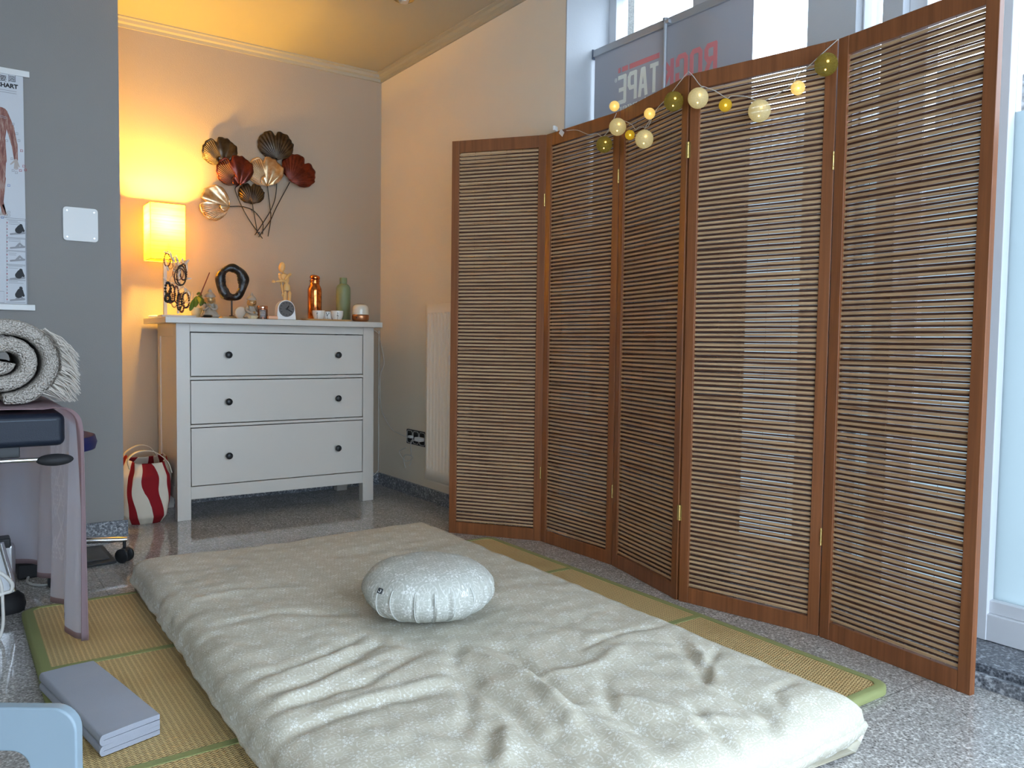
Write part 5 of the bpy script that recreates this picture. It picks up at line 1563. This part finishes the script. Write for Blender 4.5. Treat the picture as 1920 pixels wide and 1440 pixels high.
lathe_thing('dark_stone', 389, -0.455, [(0.0001, 0), (0.018, 0.001), (0.024, 0.006), (0.022, 0.011), (0.012, 0.0135), (0.0001, 0.014)], plain('polished_dark_stone', (0.02, 0.016, 0.012), 0.15), 'flat polished black stone in front of the praying monk figurine', 'stone')
lathe_thing('small_lid', 287, -0.30, [(0.0001, 0), (0.022, 0.0), (0.024, 0.003), (0.015, 0.008), (0.0001, 0.009)], M['white_plastic'], 'small white lid at the far left end of the chest top', 'lid')

# monk figurines
g = G('antique_gold_and_stone', 0.35, 0.55); n = g.noise(70, 4); g.col(g.mix(n.step(0.4, 0.6), (0.58, 0.34, 0.12), (0.36, 0.24, 0.12))); M['monk_gold'] = g.m
M['monk_stone'] = plain('grey_stone_finish', (0.34, 0.29, 0.23), 0.6, var=0.2, bump=0.0006, bs=200)
def monk(px, y, H, rz, label, praying):
    t = thing('monk_figurine', TP(px, y), label, 'figurine', None, rz)
    s = H/0.13
    # body in a robe, seated cross-legged
    b = MB(); NA = 40; NZ = 26
    def body(u, v):
        a = 2*PI*u; z = 0.066*v
        r = 0.027*(1-0.42*v**1.4)+0.004*math.sin(v*PI*2)
        r += 0.0012*math.sin(a*9+v*14)*(v > 0.1)
        fr = max(0, -math.sin(a)); leg = 0.007*math.exp(-((v-0.14)/0.16)**2)
        r += leg*(0.6+0.6*abs(math.cos(a)))
        return V(r*math.cos(a)*1.08, r*math.sin(a)*0.82, z)*s
    b.grid(NA, NZ, body, cu=True); b.f.append(tuple(i*NZ for i in range(NA-1, -1, -1))); b.f.append(tuple(i*NZ+NZ-1 for i in range(NA)))
    b.build('robe', M['monk_stone'], t, smooth=True)
    h = MB(); hc = V(0, -0.002, 0.082)*s
    h.ball(hc, 0.0235*s, 24, 16, (0.94, 0.92, 1.0)); h.build('head', M['monk_gold'], t, smooth=True)
    f = MB(); fy = hc.y-0.0208*s
    f.ball((0, fy-0.001*s, hc.z-0.001*s), 0.0034*s, 10, 8, (0.8, 1, 1.3)); f.build('nose', M['monk_gold'], t, smooth=True)
    for sg in (-1, 1):
        MB().tube([(sg*0.005*s, fy-0.0002*s, hc.z+0.003*s), (sg*0.009*s, fy+0.0008*s, hc.z+0.0015*s), (sg*0.0135*s, fy+0.004*s, hc.z+0.0035*s)], 0.0009*s, 6).build('closed_eye', M['stem'], t, smooth=True)
        MB().ball((sg*0.0215*s, 0.0, hc.z-0.004*s), 0.006*s, 10, 8, (0.45, 0.7, 1.6)).build('ear', M['monk_gold'], t, smooth=True)
    MB().tube([(-0.006*s, fy+0.0015*s, hc.z-0.0105*s), (0, fy+0.0008*s, hc.z-0.012*s), (0.006*s, fy+0.0015*s, hc.z-0.0105*s)], 0.0011*s, 6).build('mouth', M['stem'], t, smooth=True)
    hr = MB(); prof = [(0.0215, 0.0925), (0.0232, 0.0950), (0.0215, 0.1005), (0.0165, 0.107), (0.0105, 0.113), (0.0078, 0.115), (0.0088, 0.119), (0.0062, 0.125), (0.0022, 0.1295), (0.0001, 0.130)]
    n = 40; vs = []
    for r, z in prof:
        for k in range(n):
            a = 2*PI*k/n; q = r*(1+0.05*math.cos(k*PI)); q2 = V(q*math.cos(a), q*math.sin(a)+0.001, z+(0.004*math.sin(a) if z < 0.1 else 0)); vs.append(q2*s)
    hr.add(vs, [(i*n+k, i*n+(k+1) % n, (i+1)*n+(k+1) % n, (i+1)*n+k) for i in range(len(prof)-1) for k in range(n)]+[tuple(range(n-1, -1, -1))])
    hr.build('pointed_ribbed_hair', M['monk_stone'], t, smooth=True, angle=180)
    for sg in (-1, 1):
        if praying: pts = [(sg*0.021, 0.004, 0.058), (sg*0.027, -0.006, 0.044), (sg*0.017, -0.021, 0.038), (sg*0.0022, -0.028, 0.050)]; rr_ = [0.0075, 0.0075, 0.0065, 0.0035]
        else: pts = [(sg*0.022, 0.002, 0.056), (sg*0.029, -0.006, 0.042), (sg*0.018, -0.022, 0.030), (sg*0.005, -0.027, 0.030)]; rr_ = [0.0075, 0.0075, 0.0065, 0.005]
        MB().tube([V(*p)*s for p in catmull(pts, 4)], [q*s for q in (lambda L: [L[min(3, i//4)]+(L[min(3, i//4+1)]-L[min(3, i//4)])*((i % 4)/4) for i in range(13)])(rr_)], 10).build('sleeve', M['monk_stone'], t, smooth=True)
        hp = V(*pts[-1])
        hd = MB()
        for k in range(4): 
            o = V(sg*0.0010, -0.0010+k*0.0022, 0) if praying else V(-sg*0.001, 0.0, k*0.0022)
            e = V(0, -0.002, 0.011-0.001*abs(k-1.5)) if praying else V(-sg*0.009, -0.0012, 0)
            hd.tube([(hp+o)*s, (hp+o+e*0.6)*s, (hp+o+e)*s], [0.0014*s, 0.0013*s, 0.0009*s], 6)
        hd.ball(hp*s, 0.0042*s, 8, 6); hd.build('hand', M['monk_gold'], t, smooth=True, weld=False)
    return t
monk(394, -0.40, 55*sc_at(394, -0.40), -0.35, 'gilded child monk figurine with folded praying hands, left of the ring sculpture', True)
monk(472, -0.385, 50*sc_at(472, -0.385), 0.15, 'gilded child monk figurine with resting hands, between the pale disc and the tumbler', False)

# ring sculpture
RY = -0.25; rs = sc_at(435, RY)
ring = thing('ring_sculpture', TP(433, RY), 'dark rough stone ring sculpture on a black rod and low wooden base', 'sculpture')
cz = AT(435, 530, 'y', RY); cz = cz-Vector(ring.location)
g = G('agate_rind', 0.30); vo = g.noise(40, 4); g.col(g.mix(vo.step(0.45, 0.7), (0.010, 0.008, 0.007), (0.065, 0.045, 0.035))); g.bump(vo, 0.004); M['agate'] = g.m
tm_ = MB(); NU, NV = 96, 22
def tor(u, v):
    a = 2*PI*u; b = 2*PI*v*NV/(NV) 
    R0x, R0z = 20.6*rs, 27.5*rs; w_ = (8.6+1.8*math.sin(a*2+0.7)+1.0*math.sin(a*5))*rs
    lump = 1+0.10*noise.noise(V(math.cos(a)*3, math.sin(a)*3, b*0.8))
    inner = max(0, -math.cos(b))
    w2 = w_*lump*(1-0.10*inner)+inner*0.9*rs*noise.noise(V(math.cos(a)*14, math.sin(a)*14, b*3))*2
    cx, cz_ = R0x*math.cos(a)*(1+0.05*math.sin(3*a)), R0z*math.sin(a)*(1+0.03*math.cos(2*a+1))
    return V(cx+w2*math.cos(b)*math.cos(a), w2*0.75*math.sin(b), cz_+w2*math.cos(b)*math.sin(a))
vs = [tor(i/NU, j/NV)+cz for i in range(NU) for j in range(NV)]
tm_.add(vs, [(i*NV+j, ((i+1) % NU)*NV+j, ((i+1) % NU)*NV+(j+1) % NV, i*NV+(j+1) % NV) for i in range(NU) for j in range(NV)])
tm_.build('agate_ring', M['agate'], ring, smooth=True, angle=180)
MB().tube([(cz.x-0.002, 0, 0.012), (cz.x-0.002, 0, cz.z-24*rs)], 0.0042, 10).lathe([(0.0001, 0.014), (0.014, 0.014), (0.012, 0.019), (0.0001, 0.02)], 16, (cz.x-0.002, 0, 0)).build('support_rod', M['black'], ring, smooth=True)
MB().prism(rrect(-0.062, 0.080, -0.045, 0.045, 0.02), 0.0, 0.014).build('wooden_base', wood('waxed_wood_base', (0.25, 0.15, 0.06), (0.42, 0.28, 0.12), axis=0), ring, bevel=0.002)
# pale disc
ds = sc_at(452, -0.37); c = TP(452, -0.37); c.z += 0.0
dsk = MB(); prof = [(0.0001, -0.008), (11.8*ds*0.86, -0.008), (11.8*ds, -0.004), (11.8*ds, 0.004), (11.8*ds*0.86, 0.008), (0.0001, 0.008)]
for k in range(1): dsk.lathe(prof, 40, (c.x, c.y, c.z+11.2*ds), ax='y')
for p in dsk.v: p.z = max(p.z, 0.9606)
g = G('frosted_pale_glass', 0.35, color=(0.62, 0.56, 0.45)); g.translucent(0.3, (0.7, 0.62, 0.48))
tag(dsk.build('pale_disc', g.m, None, smooth=True, angle=40), 'round pale glass disc standing on edge between the ring sculpture and a monk figurine', 'disc')
# tumbler
tb = thing('candle_tumbler', TP(492, -0.41), 'copper-rimmed grey glass tumbler with a printed label between figurine and clock', 'candle jar')
ts_ = sc_at(492, -0.41); rT = 9.6*ts_; hT = 25*ts_
MB().lathe([(0.0001, 0), (rT*0.97, 0), (rT, 0.003), (rT, hT*0.76), (rT*0.96, hT*0.76), (rT*0.95, 0.006), (0.0001, 0.006)], 36).build('glass_body', plain('smoky_copper_glass', (0.30, 0.13, 0.07), 0.15, 0.7), tb, smooth=True)
MB().lathe([(rT, hT*0.755), (rT*1.01, hT*0.76), (rT*1.01, hT*0.99), (rT*0.99, hT), (rT*0.93, hT), (rT*0.92, hT*0.77)], 36).build('copper_band', plain('polished_copper', (0.80, 0.42, 0.28), 0.12, 1.0), tb, smooth=True)
lbm = MB(); vs = []
for k in range(13):
    a = -PI/2-0.25+(-0.62+1.24*k/12); vs += [V(rT*1.012*math.cos(a), rT*1.012*math.sin(a), hT*0.08), V(rT*1.012*math.cos(a), rT*1.012*math.sin(a), hT*0.70)]
lbm.add(vs, [(2*k, 2*k+1, 2*k+3, 2*k+2) for k in range(12)]); lb_ = lbm.build('label', plain('grey_label', (0.20, 0.19, 0.20), 0.6), tb, smooth=True, solid=0.0004)
for k, wdt in enumerate((0.30, 0.45, 0.42, 0.30)):
    m = MB(); vs = []
    for q in range(7):
        a = -PI/2-0.25+(-wdt+2*wdt*q/6); r_ = rT*1.012+0.0005
        for z_ in (hT*(0.58-0.12*k), hT*(0.61-0.12*k)): vs.append(V(r_*math.cos(a), r_*math.sin(a), z_))
    m.add(vs, [(2*q, 2*q+1, 2*q+3, 2*q+2) for q in range(6)]); m.build('label_line', plain('pale_label_print', (0.5, 0.48, 0.46), 0.6) if k == 0 else bpy.data.materials['pale_label_print'], lb_)
# hexagonal dish, glass bead, soap
hx = thing('hexagonal_dish', TP(474, -0.475), 'small cream hexagonal dish lying at the front edge of the chest top', 'dish')
hs = sc_at(474, -0.475)
MB().lathe([(0.0001, 0), (7.5*hs, 0), (11.0*hs, 5.5*hs), (10*hs, 5.7*hs), (7*hs, 1.3*hs), (0.0001, 1.2*hs)], 6, sy=0.7).build('dish_body', plain('cream_ceramic', (0.62, 0.52, 0.33), 0.3), hx, bevel=0.0008)
for a, b in ((-3, 1), (2, -1), (5, 2)): MB().ball((a*hs, b*hs, 3.2*hs), 1.8*hs, 10, 6, (1, 1, 0.8)).build('shell', plain('shell', (0.7, 0.5, 0.4), 0.3) if a == -3 else bpy.data.materials['shell'], hx, smooth=True)
tag(MB().ball(TP(493, -0.475)+V(0, 0, 0.006), 0.006, 12, 8).build('rose_bead', plain('rose_quartz', (0.62, 0.35, 0.28), 0.25), None, smooth=True), 'tiny rose-coloured bead at the front edge before the tumbler', 'bead')
c = TP(511, -0.46); tag(MB().box(c+V(0, 0, 0.0085), (0.048, 0.024, 0.016)).build('salt_soap', plain('peach_salt_bar', (0.72, 0.40, 0.24), 0.5), None, bevel=0.003), 'peach-coloured salt bar lying left of the white clock', 'soap bar')
# clock
ckY = -0.455; cs = sc_at(535, ckY)
ck = thing('table_clock', TP(535.5, ckY), 'white arched table clock with a grey face in front of the wooden mannequin', 'clock')
wB, wT, hC = 18.5*cs, 16.5*cs, 36.5*cs
out = [(-wB, 0.0), (wB, 0.0)]
zc = hC-wT
for k in range(0, 25): a = PI*k/24; out.append((wT*math.cos(a), zc+wT*math.sin(a)))
cm = MB().prism(out, -0.014, 0.030, 'y').build('clock_case', M['white_plastic'], ck, bevel=0.003)
MB().lathe([(0.0001, -0.0145), (13.4*cs, -0.0145), (13.8*cs, -0.0165), (14.6*cs, -0.0165), (14.8*cs, -0.0135), (0.0001, -0.0135)], 40, (0, 0, zc), ax='y').build('clock_face', plain('taupe_grey_face', (0.115, 0.095, 0.085), 0.5), ck, smooth=True, angle=30)
dk = plain('dark_brown_hand', (0.02, 0.014, 0.012), 0.4)
for k in range(12):
    a = 2*PI*k/12; MB().box((11.2*cs*math.sin(a), -0.0158, zc+11.2*cs*math.cos(a)), (1.3*cs, 0.001, 2.2*cs), Matrix.Rotation(a, 3, 'Y')).build('hour_mark', dk, ck)
for L, a, w_ in ((7.2, math.radians(35), 1.7), (11.2, math.radians(118), 1.3)):
    d = V(math.sin(a), 0, math.cos(a)); MB().tube([V(0, -0.0178, zc)-d*1.2*cs, V(0, -0.0178, zc)+d*L*cs], w_*cs*0.6, 6).build('clock_hand', dk, ck, smooth=True)
MB().lathe([(0.0001, -0.015), (1.8*cs, -0.015), (1.8*cs, -0.020), (0.0001, -0.0205)], 16, (0, 0, zc), ax='y').build('hand_boss', dk, ck, smooth=True)
# mannequin
mY = -0.30; ms = sc_at(530, mY)
man = thing('wooden_mannequin', TP(534, mY), 'jointed pale wooden artist mannequin standing behind the white clock', 'mannequin')
def Q(px, py, dy=0.0): return AT(px, py, 'y', mY+dy)
pw = M['pale_wood']
def limb(nm_, a, b, ra, rb, par=man, mid=None):
    pts = [a, a.lerp(b, 0.15), a.lerp(b, 0.5), a.lerp(b, 0.85), b]; r = [ra*0.55, ra, (ra+rb)/2*(mid or 1.05), rb, rb*0.55]
    return MB().tube(pts, [q*ms for q in r], 12).build(nm_, pw, par, world=True, smooth=True)
hd = MB().ball(Q(528.5, 501), 8.6*ms, 18, 14, (0.70, 0.72, 1.12), Matrix.Rotation(0.15, 3, 'Y')).build('head', pw, man, world=True, smooth=True)
MB().ball(Q(531, 511.5), 2.4*ms, 10, 8).build('neck_joint', pw, man, world=True, smooth=True)
def solid(nm_, secs):
    m = MB(); n = 20; vs = []
    for (px, py, rx_, ry_) in secs:
        c = Q(px, py); vs += [c+V(rx_*ms*math.cos(2*PI*k/n), ry_*ms*math.sin(2*PI*k/n), 0) for k in range(n)]
    m.add(vs, [(i*n+k, i*n+(k+1) % n, (i+1)*n+(k+1) % n, (i+1)*n+k) for i in range(len(secs)-1) for k in range(n)]+[tuple(range(n-1, -1, -1)), tuple((len(secs)-1)*n+k for k in range(n))])
    return m.build(nm_, pw, man, world=True, smooth=True)
solid('chest', [(533, 513, 3, 3), (533, 515, 8.0, 4.5), (533.5, 520, 8.6, 5.5), (535, 526, 7.2, 5.2), (536, 530, 5.0, 4.2)])
MB().ball(Q(536.5, 531.5), 4.0*ms, 12, 8).build('waist_joint', pw, man, world=True, smooth=True)
solid('pelvis', [(537, 532, 4.0, 3.8), (537.5, 535, 6.4, 5.0), (537.8, 541, 7.0, 5.4), (538, 545, 6.6, 5.0)])
limb('thigh', Q(534, 546), Q(534, 573), 3.6, 2.8); limb('thigh', Q(543, 546, 0.01), Q(542, 572, 0.01), 3.4, 2.7)
limb('shin', Q(534, 573), Q(534.5, 592), 2.8, 1.9); limb('shin', Q(542, 573, 0.01), Q(541.5, 592, 0.01), 2.6, 1.8)
for q in (Q(534, 594, -0.008), Q(541.5, 594, 0.002)):
    q.z = 0.9725; MB().ball(q, 3.4*ms, 12, 8, (0.7, 1.5, 0.55)).build('foot', pw, man, world=True, smooth=True)
limb('upper_arm', Q(543.5, 514, -0.012), Q(535, 525, -0.035), 2.8, 2.3)
limb('forearm', Q(534.5, 526, -0.037), Q(517.5, 528, -0.045), 2.3, 1.6)
limb('upper_arm', Q(524.5, 516), Q(527.5, 533, 0.0), 2.6, 2.1)
limb('forearm', Q(527.5, 533), Q(530, 549, -0.002), 2.1, 1.5)
for cc, dd in ((Q(514, 528, -0.045), V(-1, 0, 0.0)), (Q(530.5, 552, -0.002), V(0, 0, -1))):
    m = MB(); m.ball(cc, 2.6*ms, 12, 8, (1.2, 0.8, 0.85) if dd.x else (0.8, 0.8, 1.25))
    pr = V(0, 0, 1) if dd.x else V(1, 0, 0)
    for k in range(4):
        o = pr*(k-1.5)*1.1*ms; L = (2.6, 3.3, 3.1, 2.3)[k]*ms
        m.tube([cc+o, cc+o+dd*(1.6*ms+L*0.5), cc+o+dd*(1.6*ms+L*0.85)+V(0, -0.4*ms, 0)], [0.62*ms, 0.6*ms, 0.4*ms], 6)
    m.tube([cc, cc+dd*1.2*ms+pr*2.6*ms, cc+dd*2.6*ms+pr*3.0*ms], [0.7*ms, 0.65*ms, 0.4*ms], 6)
    m.build('hand', pw, man, world=True, smooth=True, weld=False)
MB().lathe([(0.0001, 0), (0.034, 0), (0.036, 0.003), (0.034, 0.0085), (0.0001, 0.009)], 32, (0.0, 0.0, 0)).build('round_base', pw, man, smooth=True)
for sg, pxx in ((1, 543.8), (-1, 524.5)):
    MB().ball(Q(pxx, 514.5, -0.008 if sg > 0 else 0), 2.7*ms, 10, 8).build('shoulder_joint', pw, man, world=True, smooth=True)
# bottles
bY = -0.30; b_s = sc_at(590, bY); cb_ = thing('copper_bottle', TP(590, bY), 'shiny hammered copper bottle with a tilted screw cap behind the cups', 'bottle')
g = G('patinated_copper', 0.16, 1.0); n = g.noise(38, 4, 0.65); g.col(g.ramp(n, [(0.3, (0.22, 0.04, 0.015)), (0.5, (0.70, 0.22, 0.06)), (0.7, (0.85, 0.36, 0.12))])); g.bump(n, 0.0006); M['copper'] = g.m
k = b_s; HB = 84*k
MB().lathe([(0.0001, 0), (12.0*k, 0), (12.8*k, 1.5*k), (12.9*k, 56*k), (12.6*k, 60*k), (10.6*k, 65.5*k), (9.0*k, 68*k), (8.6*k, 72*k), (8.8*k, 74*k), (9.8*k, 74.6*k), (9.8*k, 75.6*k), (8.4*k, 76.3*k), (8.2*k, 78*k), (0.0001, 78*k)], 40).build('bottle_body', M['copper'], cb_, smooth=True)
cp = MB(); cp.lathe([(0.0001, 0), (7.6*k, 0), (9.3*k, 1.0*k), (9.6*k, 3.5*k), (8.6*k, 6.0*k), (5*k, 7.6*k), (0.0001, 8.0*k)], 32)
Rm = Matrix.Rotation(0.16, 3, 'Y'); cp.v = [Rm @ p+V(0, 0, 78.4*k) for p in cp.v]; cp.build('screw_cap', M['copper'], cb_, smooth=True)
gY = -0.25; k = sc_at(643, gY); gb = thing('green_bottle', TP(643.5, gY), 'matt sage green drinking bottle with a green cap at the right', 'bottle')
sg_ = plain('matt_sage_green', (0.19, 0.22, 0.11), 0.5, var=0.03)
MB().lathe([(0.0001, 0), (12.4*k, 0), (13.2*k, 1*k), (13.3*k, 60*k), (12.8*k, 64.5*k), (11.2*k, 68*k), (8.5*k, 70.4*k), (7.0*k, 71.2*k), (0.0001, 71.4*k)], 40).build('bottle_body', sg_, gb, smooth=True)
MB().lathe([(0.0001, 71.5*k), (6.8*k, 71.5*k), (6.8*k, 82.2*k), (6.3*k, 82.8*k), (0.0001, 82.9*k)], 32).build('bottle_cap', sg_, gb, smooth=True, angle=40)
# tray, cups
tY = -0.425; k = sc_at(615, tY); tp = TP(614, tY)
ty_ = MB(); o1 = rrect(-50*k, 47*k, -0.045, 0.045, 0.03, 8)
n = len(o1); vs = [(a*0.93, b*0.9, 0.0) for a, b in o1]+[(a, b, 0.0085) for a, b in o1]+[(a*0.97, b*0.95, 0.0085) for a, b in o1]+[(a*0.94, b*0.9, 0.0035) for a, b in o1]
ty_.add(vs, [(j*n+i, j*n+(i+1) % n, (j+1)*n+(i+1) % n, (j+1)*n+i) for j in range(3) for i in range(n)]+[tuple(range(n-1, -1, -1)), tuple(3*n+i for i in range(n))])
ty_.shift(tp); tag(ty_.build('wooden_tray', M['tray_wood'], None, smooth=True, angle=40), 'thin oval bamboo tray carrying three small white cups', 'tray')
cw = plain('white_porcelain', (0.66, 0.62, 0.55), 0.2, var=0.02)
for px, yy, sc_, ht, lab, mot in ((597.5, -0.440, 11.6, 17.5, 'white porcelain cup with grey plant motif, leftmost of the three on the tray', 0), (614.5, -0.405, 10.4, 16, 'white porcelain cup with a dark floral motif, hindmost between the other two', 1), (632, -0.445, 11.6, 17.8, 'white porcelain cup with a single grey stalk, rightmost of the three on the tray', 2)):
    p = TP(px, yy); p.z += 0.0038; k = sc_at(px, yy)
    cu_ = thing('porcelain_cup', p, lab, 'cup', 'cups on the bamboo tray')
    pr = [(0.0001, 0), (6.6*k, 0), (8.4*k, 1.5*k), (10.2*k, 6*k), (sc_*0.98*k, ht*0.6*k), (sc_*k, ht*k), (sc_*0.94*k, ht*k), (sc_*0.9*k, ht*0.6*k), (9.4*k, 6*k), (7*k, 2.4*k), (0.0001, 2.2*k)]
    MB().lathe(pr, 36).build('cup_body', cw, cu_, smooth=True)
    dm = bpy.data.materials.get('grey_brush_paint') or plain('grey_brush_paint', (0.06, 0.055, 0.05), 0.5)
    def onc(a, z):
        z_ = z*ht*k
        r = 8.4*k+(10.2*k-8.4*k)*(z_-1.5*k)/(4.5*k) if z_ < 6*k else 10.2*k+(sc_*0.98*k-10.2*k)*(z_-6*k)/((ht*0.6-6)*k) if z_ < ht*0.6*k else sc_*0.98*k+0.02*sc_*k*(z_-ht*0.6*k)/(0.4*ht*k)
        th_ = -PI/2-0.5+a; return V(r*1.005*math.cos(th_), r*1.005*math.sin(th_), z_)
    st_ = [[(-0.15, 0.15), (-0.10, 0.5), (-0.14, 0.82)], [(-0.14, 0.8), (-0.02, 0.66)], [(-0.14, 0.72), (-0.22, 0.6)]] if mot == 0 else ([[(-0.2, 0.9), (0.1, 0.6), (0.1, 0.2)], [(0.1, 0.6), (0.4, 0.85)], [(0.1, 0.5), (-0.1, 0.55)], [(0.3, 0.75), (0.2, 0.9)]] if mot == 1 else [[(0.2, 0.1), (0.2, 0.45), (0.15, 0.85)], [(0.2, 0.55), (0.34, 0.42)], [(0.18, 0.6), (0.06, 0.45)], [(0.16, 0.8), (0.3, 0.70)]])
    for q in st_: MB().tube([onc(*a) for a in q], 0.0011 if mot != 1 else 0.0016, 5).build('painted_stroke', dm, cu_)
# diffuser
dY = -0.445; k = sc_at(676, dY); df = thing('aroma_diffuser', TP(676, dY), 'round diffuser with pale glass dome on a copper base at the right end', 'diffuser')
MB().lathe([(0.0001, 0), (11*k, 0), (14*k, 1.5*k), (15.6*k, 5*k), (16*k, 9*k), (16*k, 12.5*k), (15.4*k, 13.2*k), (0.0001, 13.3*k)], 40).build('copper_base', plain('brushed_copper', (0.42, 0.19, 0.09), 0.3, 0.8), df, smooth=True)
MB().lathe([(15.2*k, 13.4*k), (15.5*k, 15*k), (15.3*k, 25*k), (14*k, 29*k), (11.5*k, 31.5*k), (8*k, 32.6*k), (7.4*k, 31.6*k), (0.0001, 31.4*k)], 40).build('glass_dome', plain('ivory_glass', (0.62, 0.56, 0.45), 0.12, coat=0.5), df, smooth=True)
MB().lathe([(7.2*k, 31.7*k), (8.4*k, 33.0*k), (7.0*k, 33.6*k), (0.0001, 33.6*k)], 32).build('top_ring', plain('dark_copper', (0.22, 0.10, 0.05), 0.3, 0.8), df, smooth=True)
tn = AT(669, 592, 'y', dY-16*k)
MB().lathe([(0.0001, 0), (0.0035, 0), (0.003, -0.0015), (0.0001, -0.002)], 12, (tn.x, dY-15.4*k, 0.9605+7.0*k), ax='y').build('power_button', M['black'], df, world=True, smooth=True)
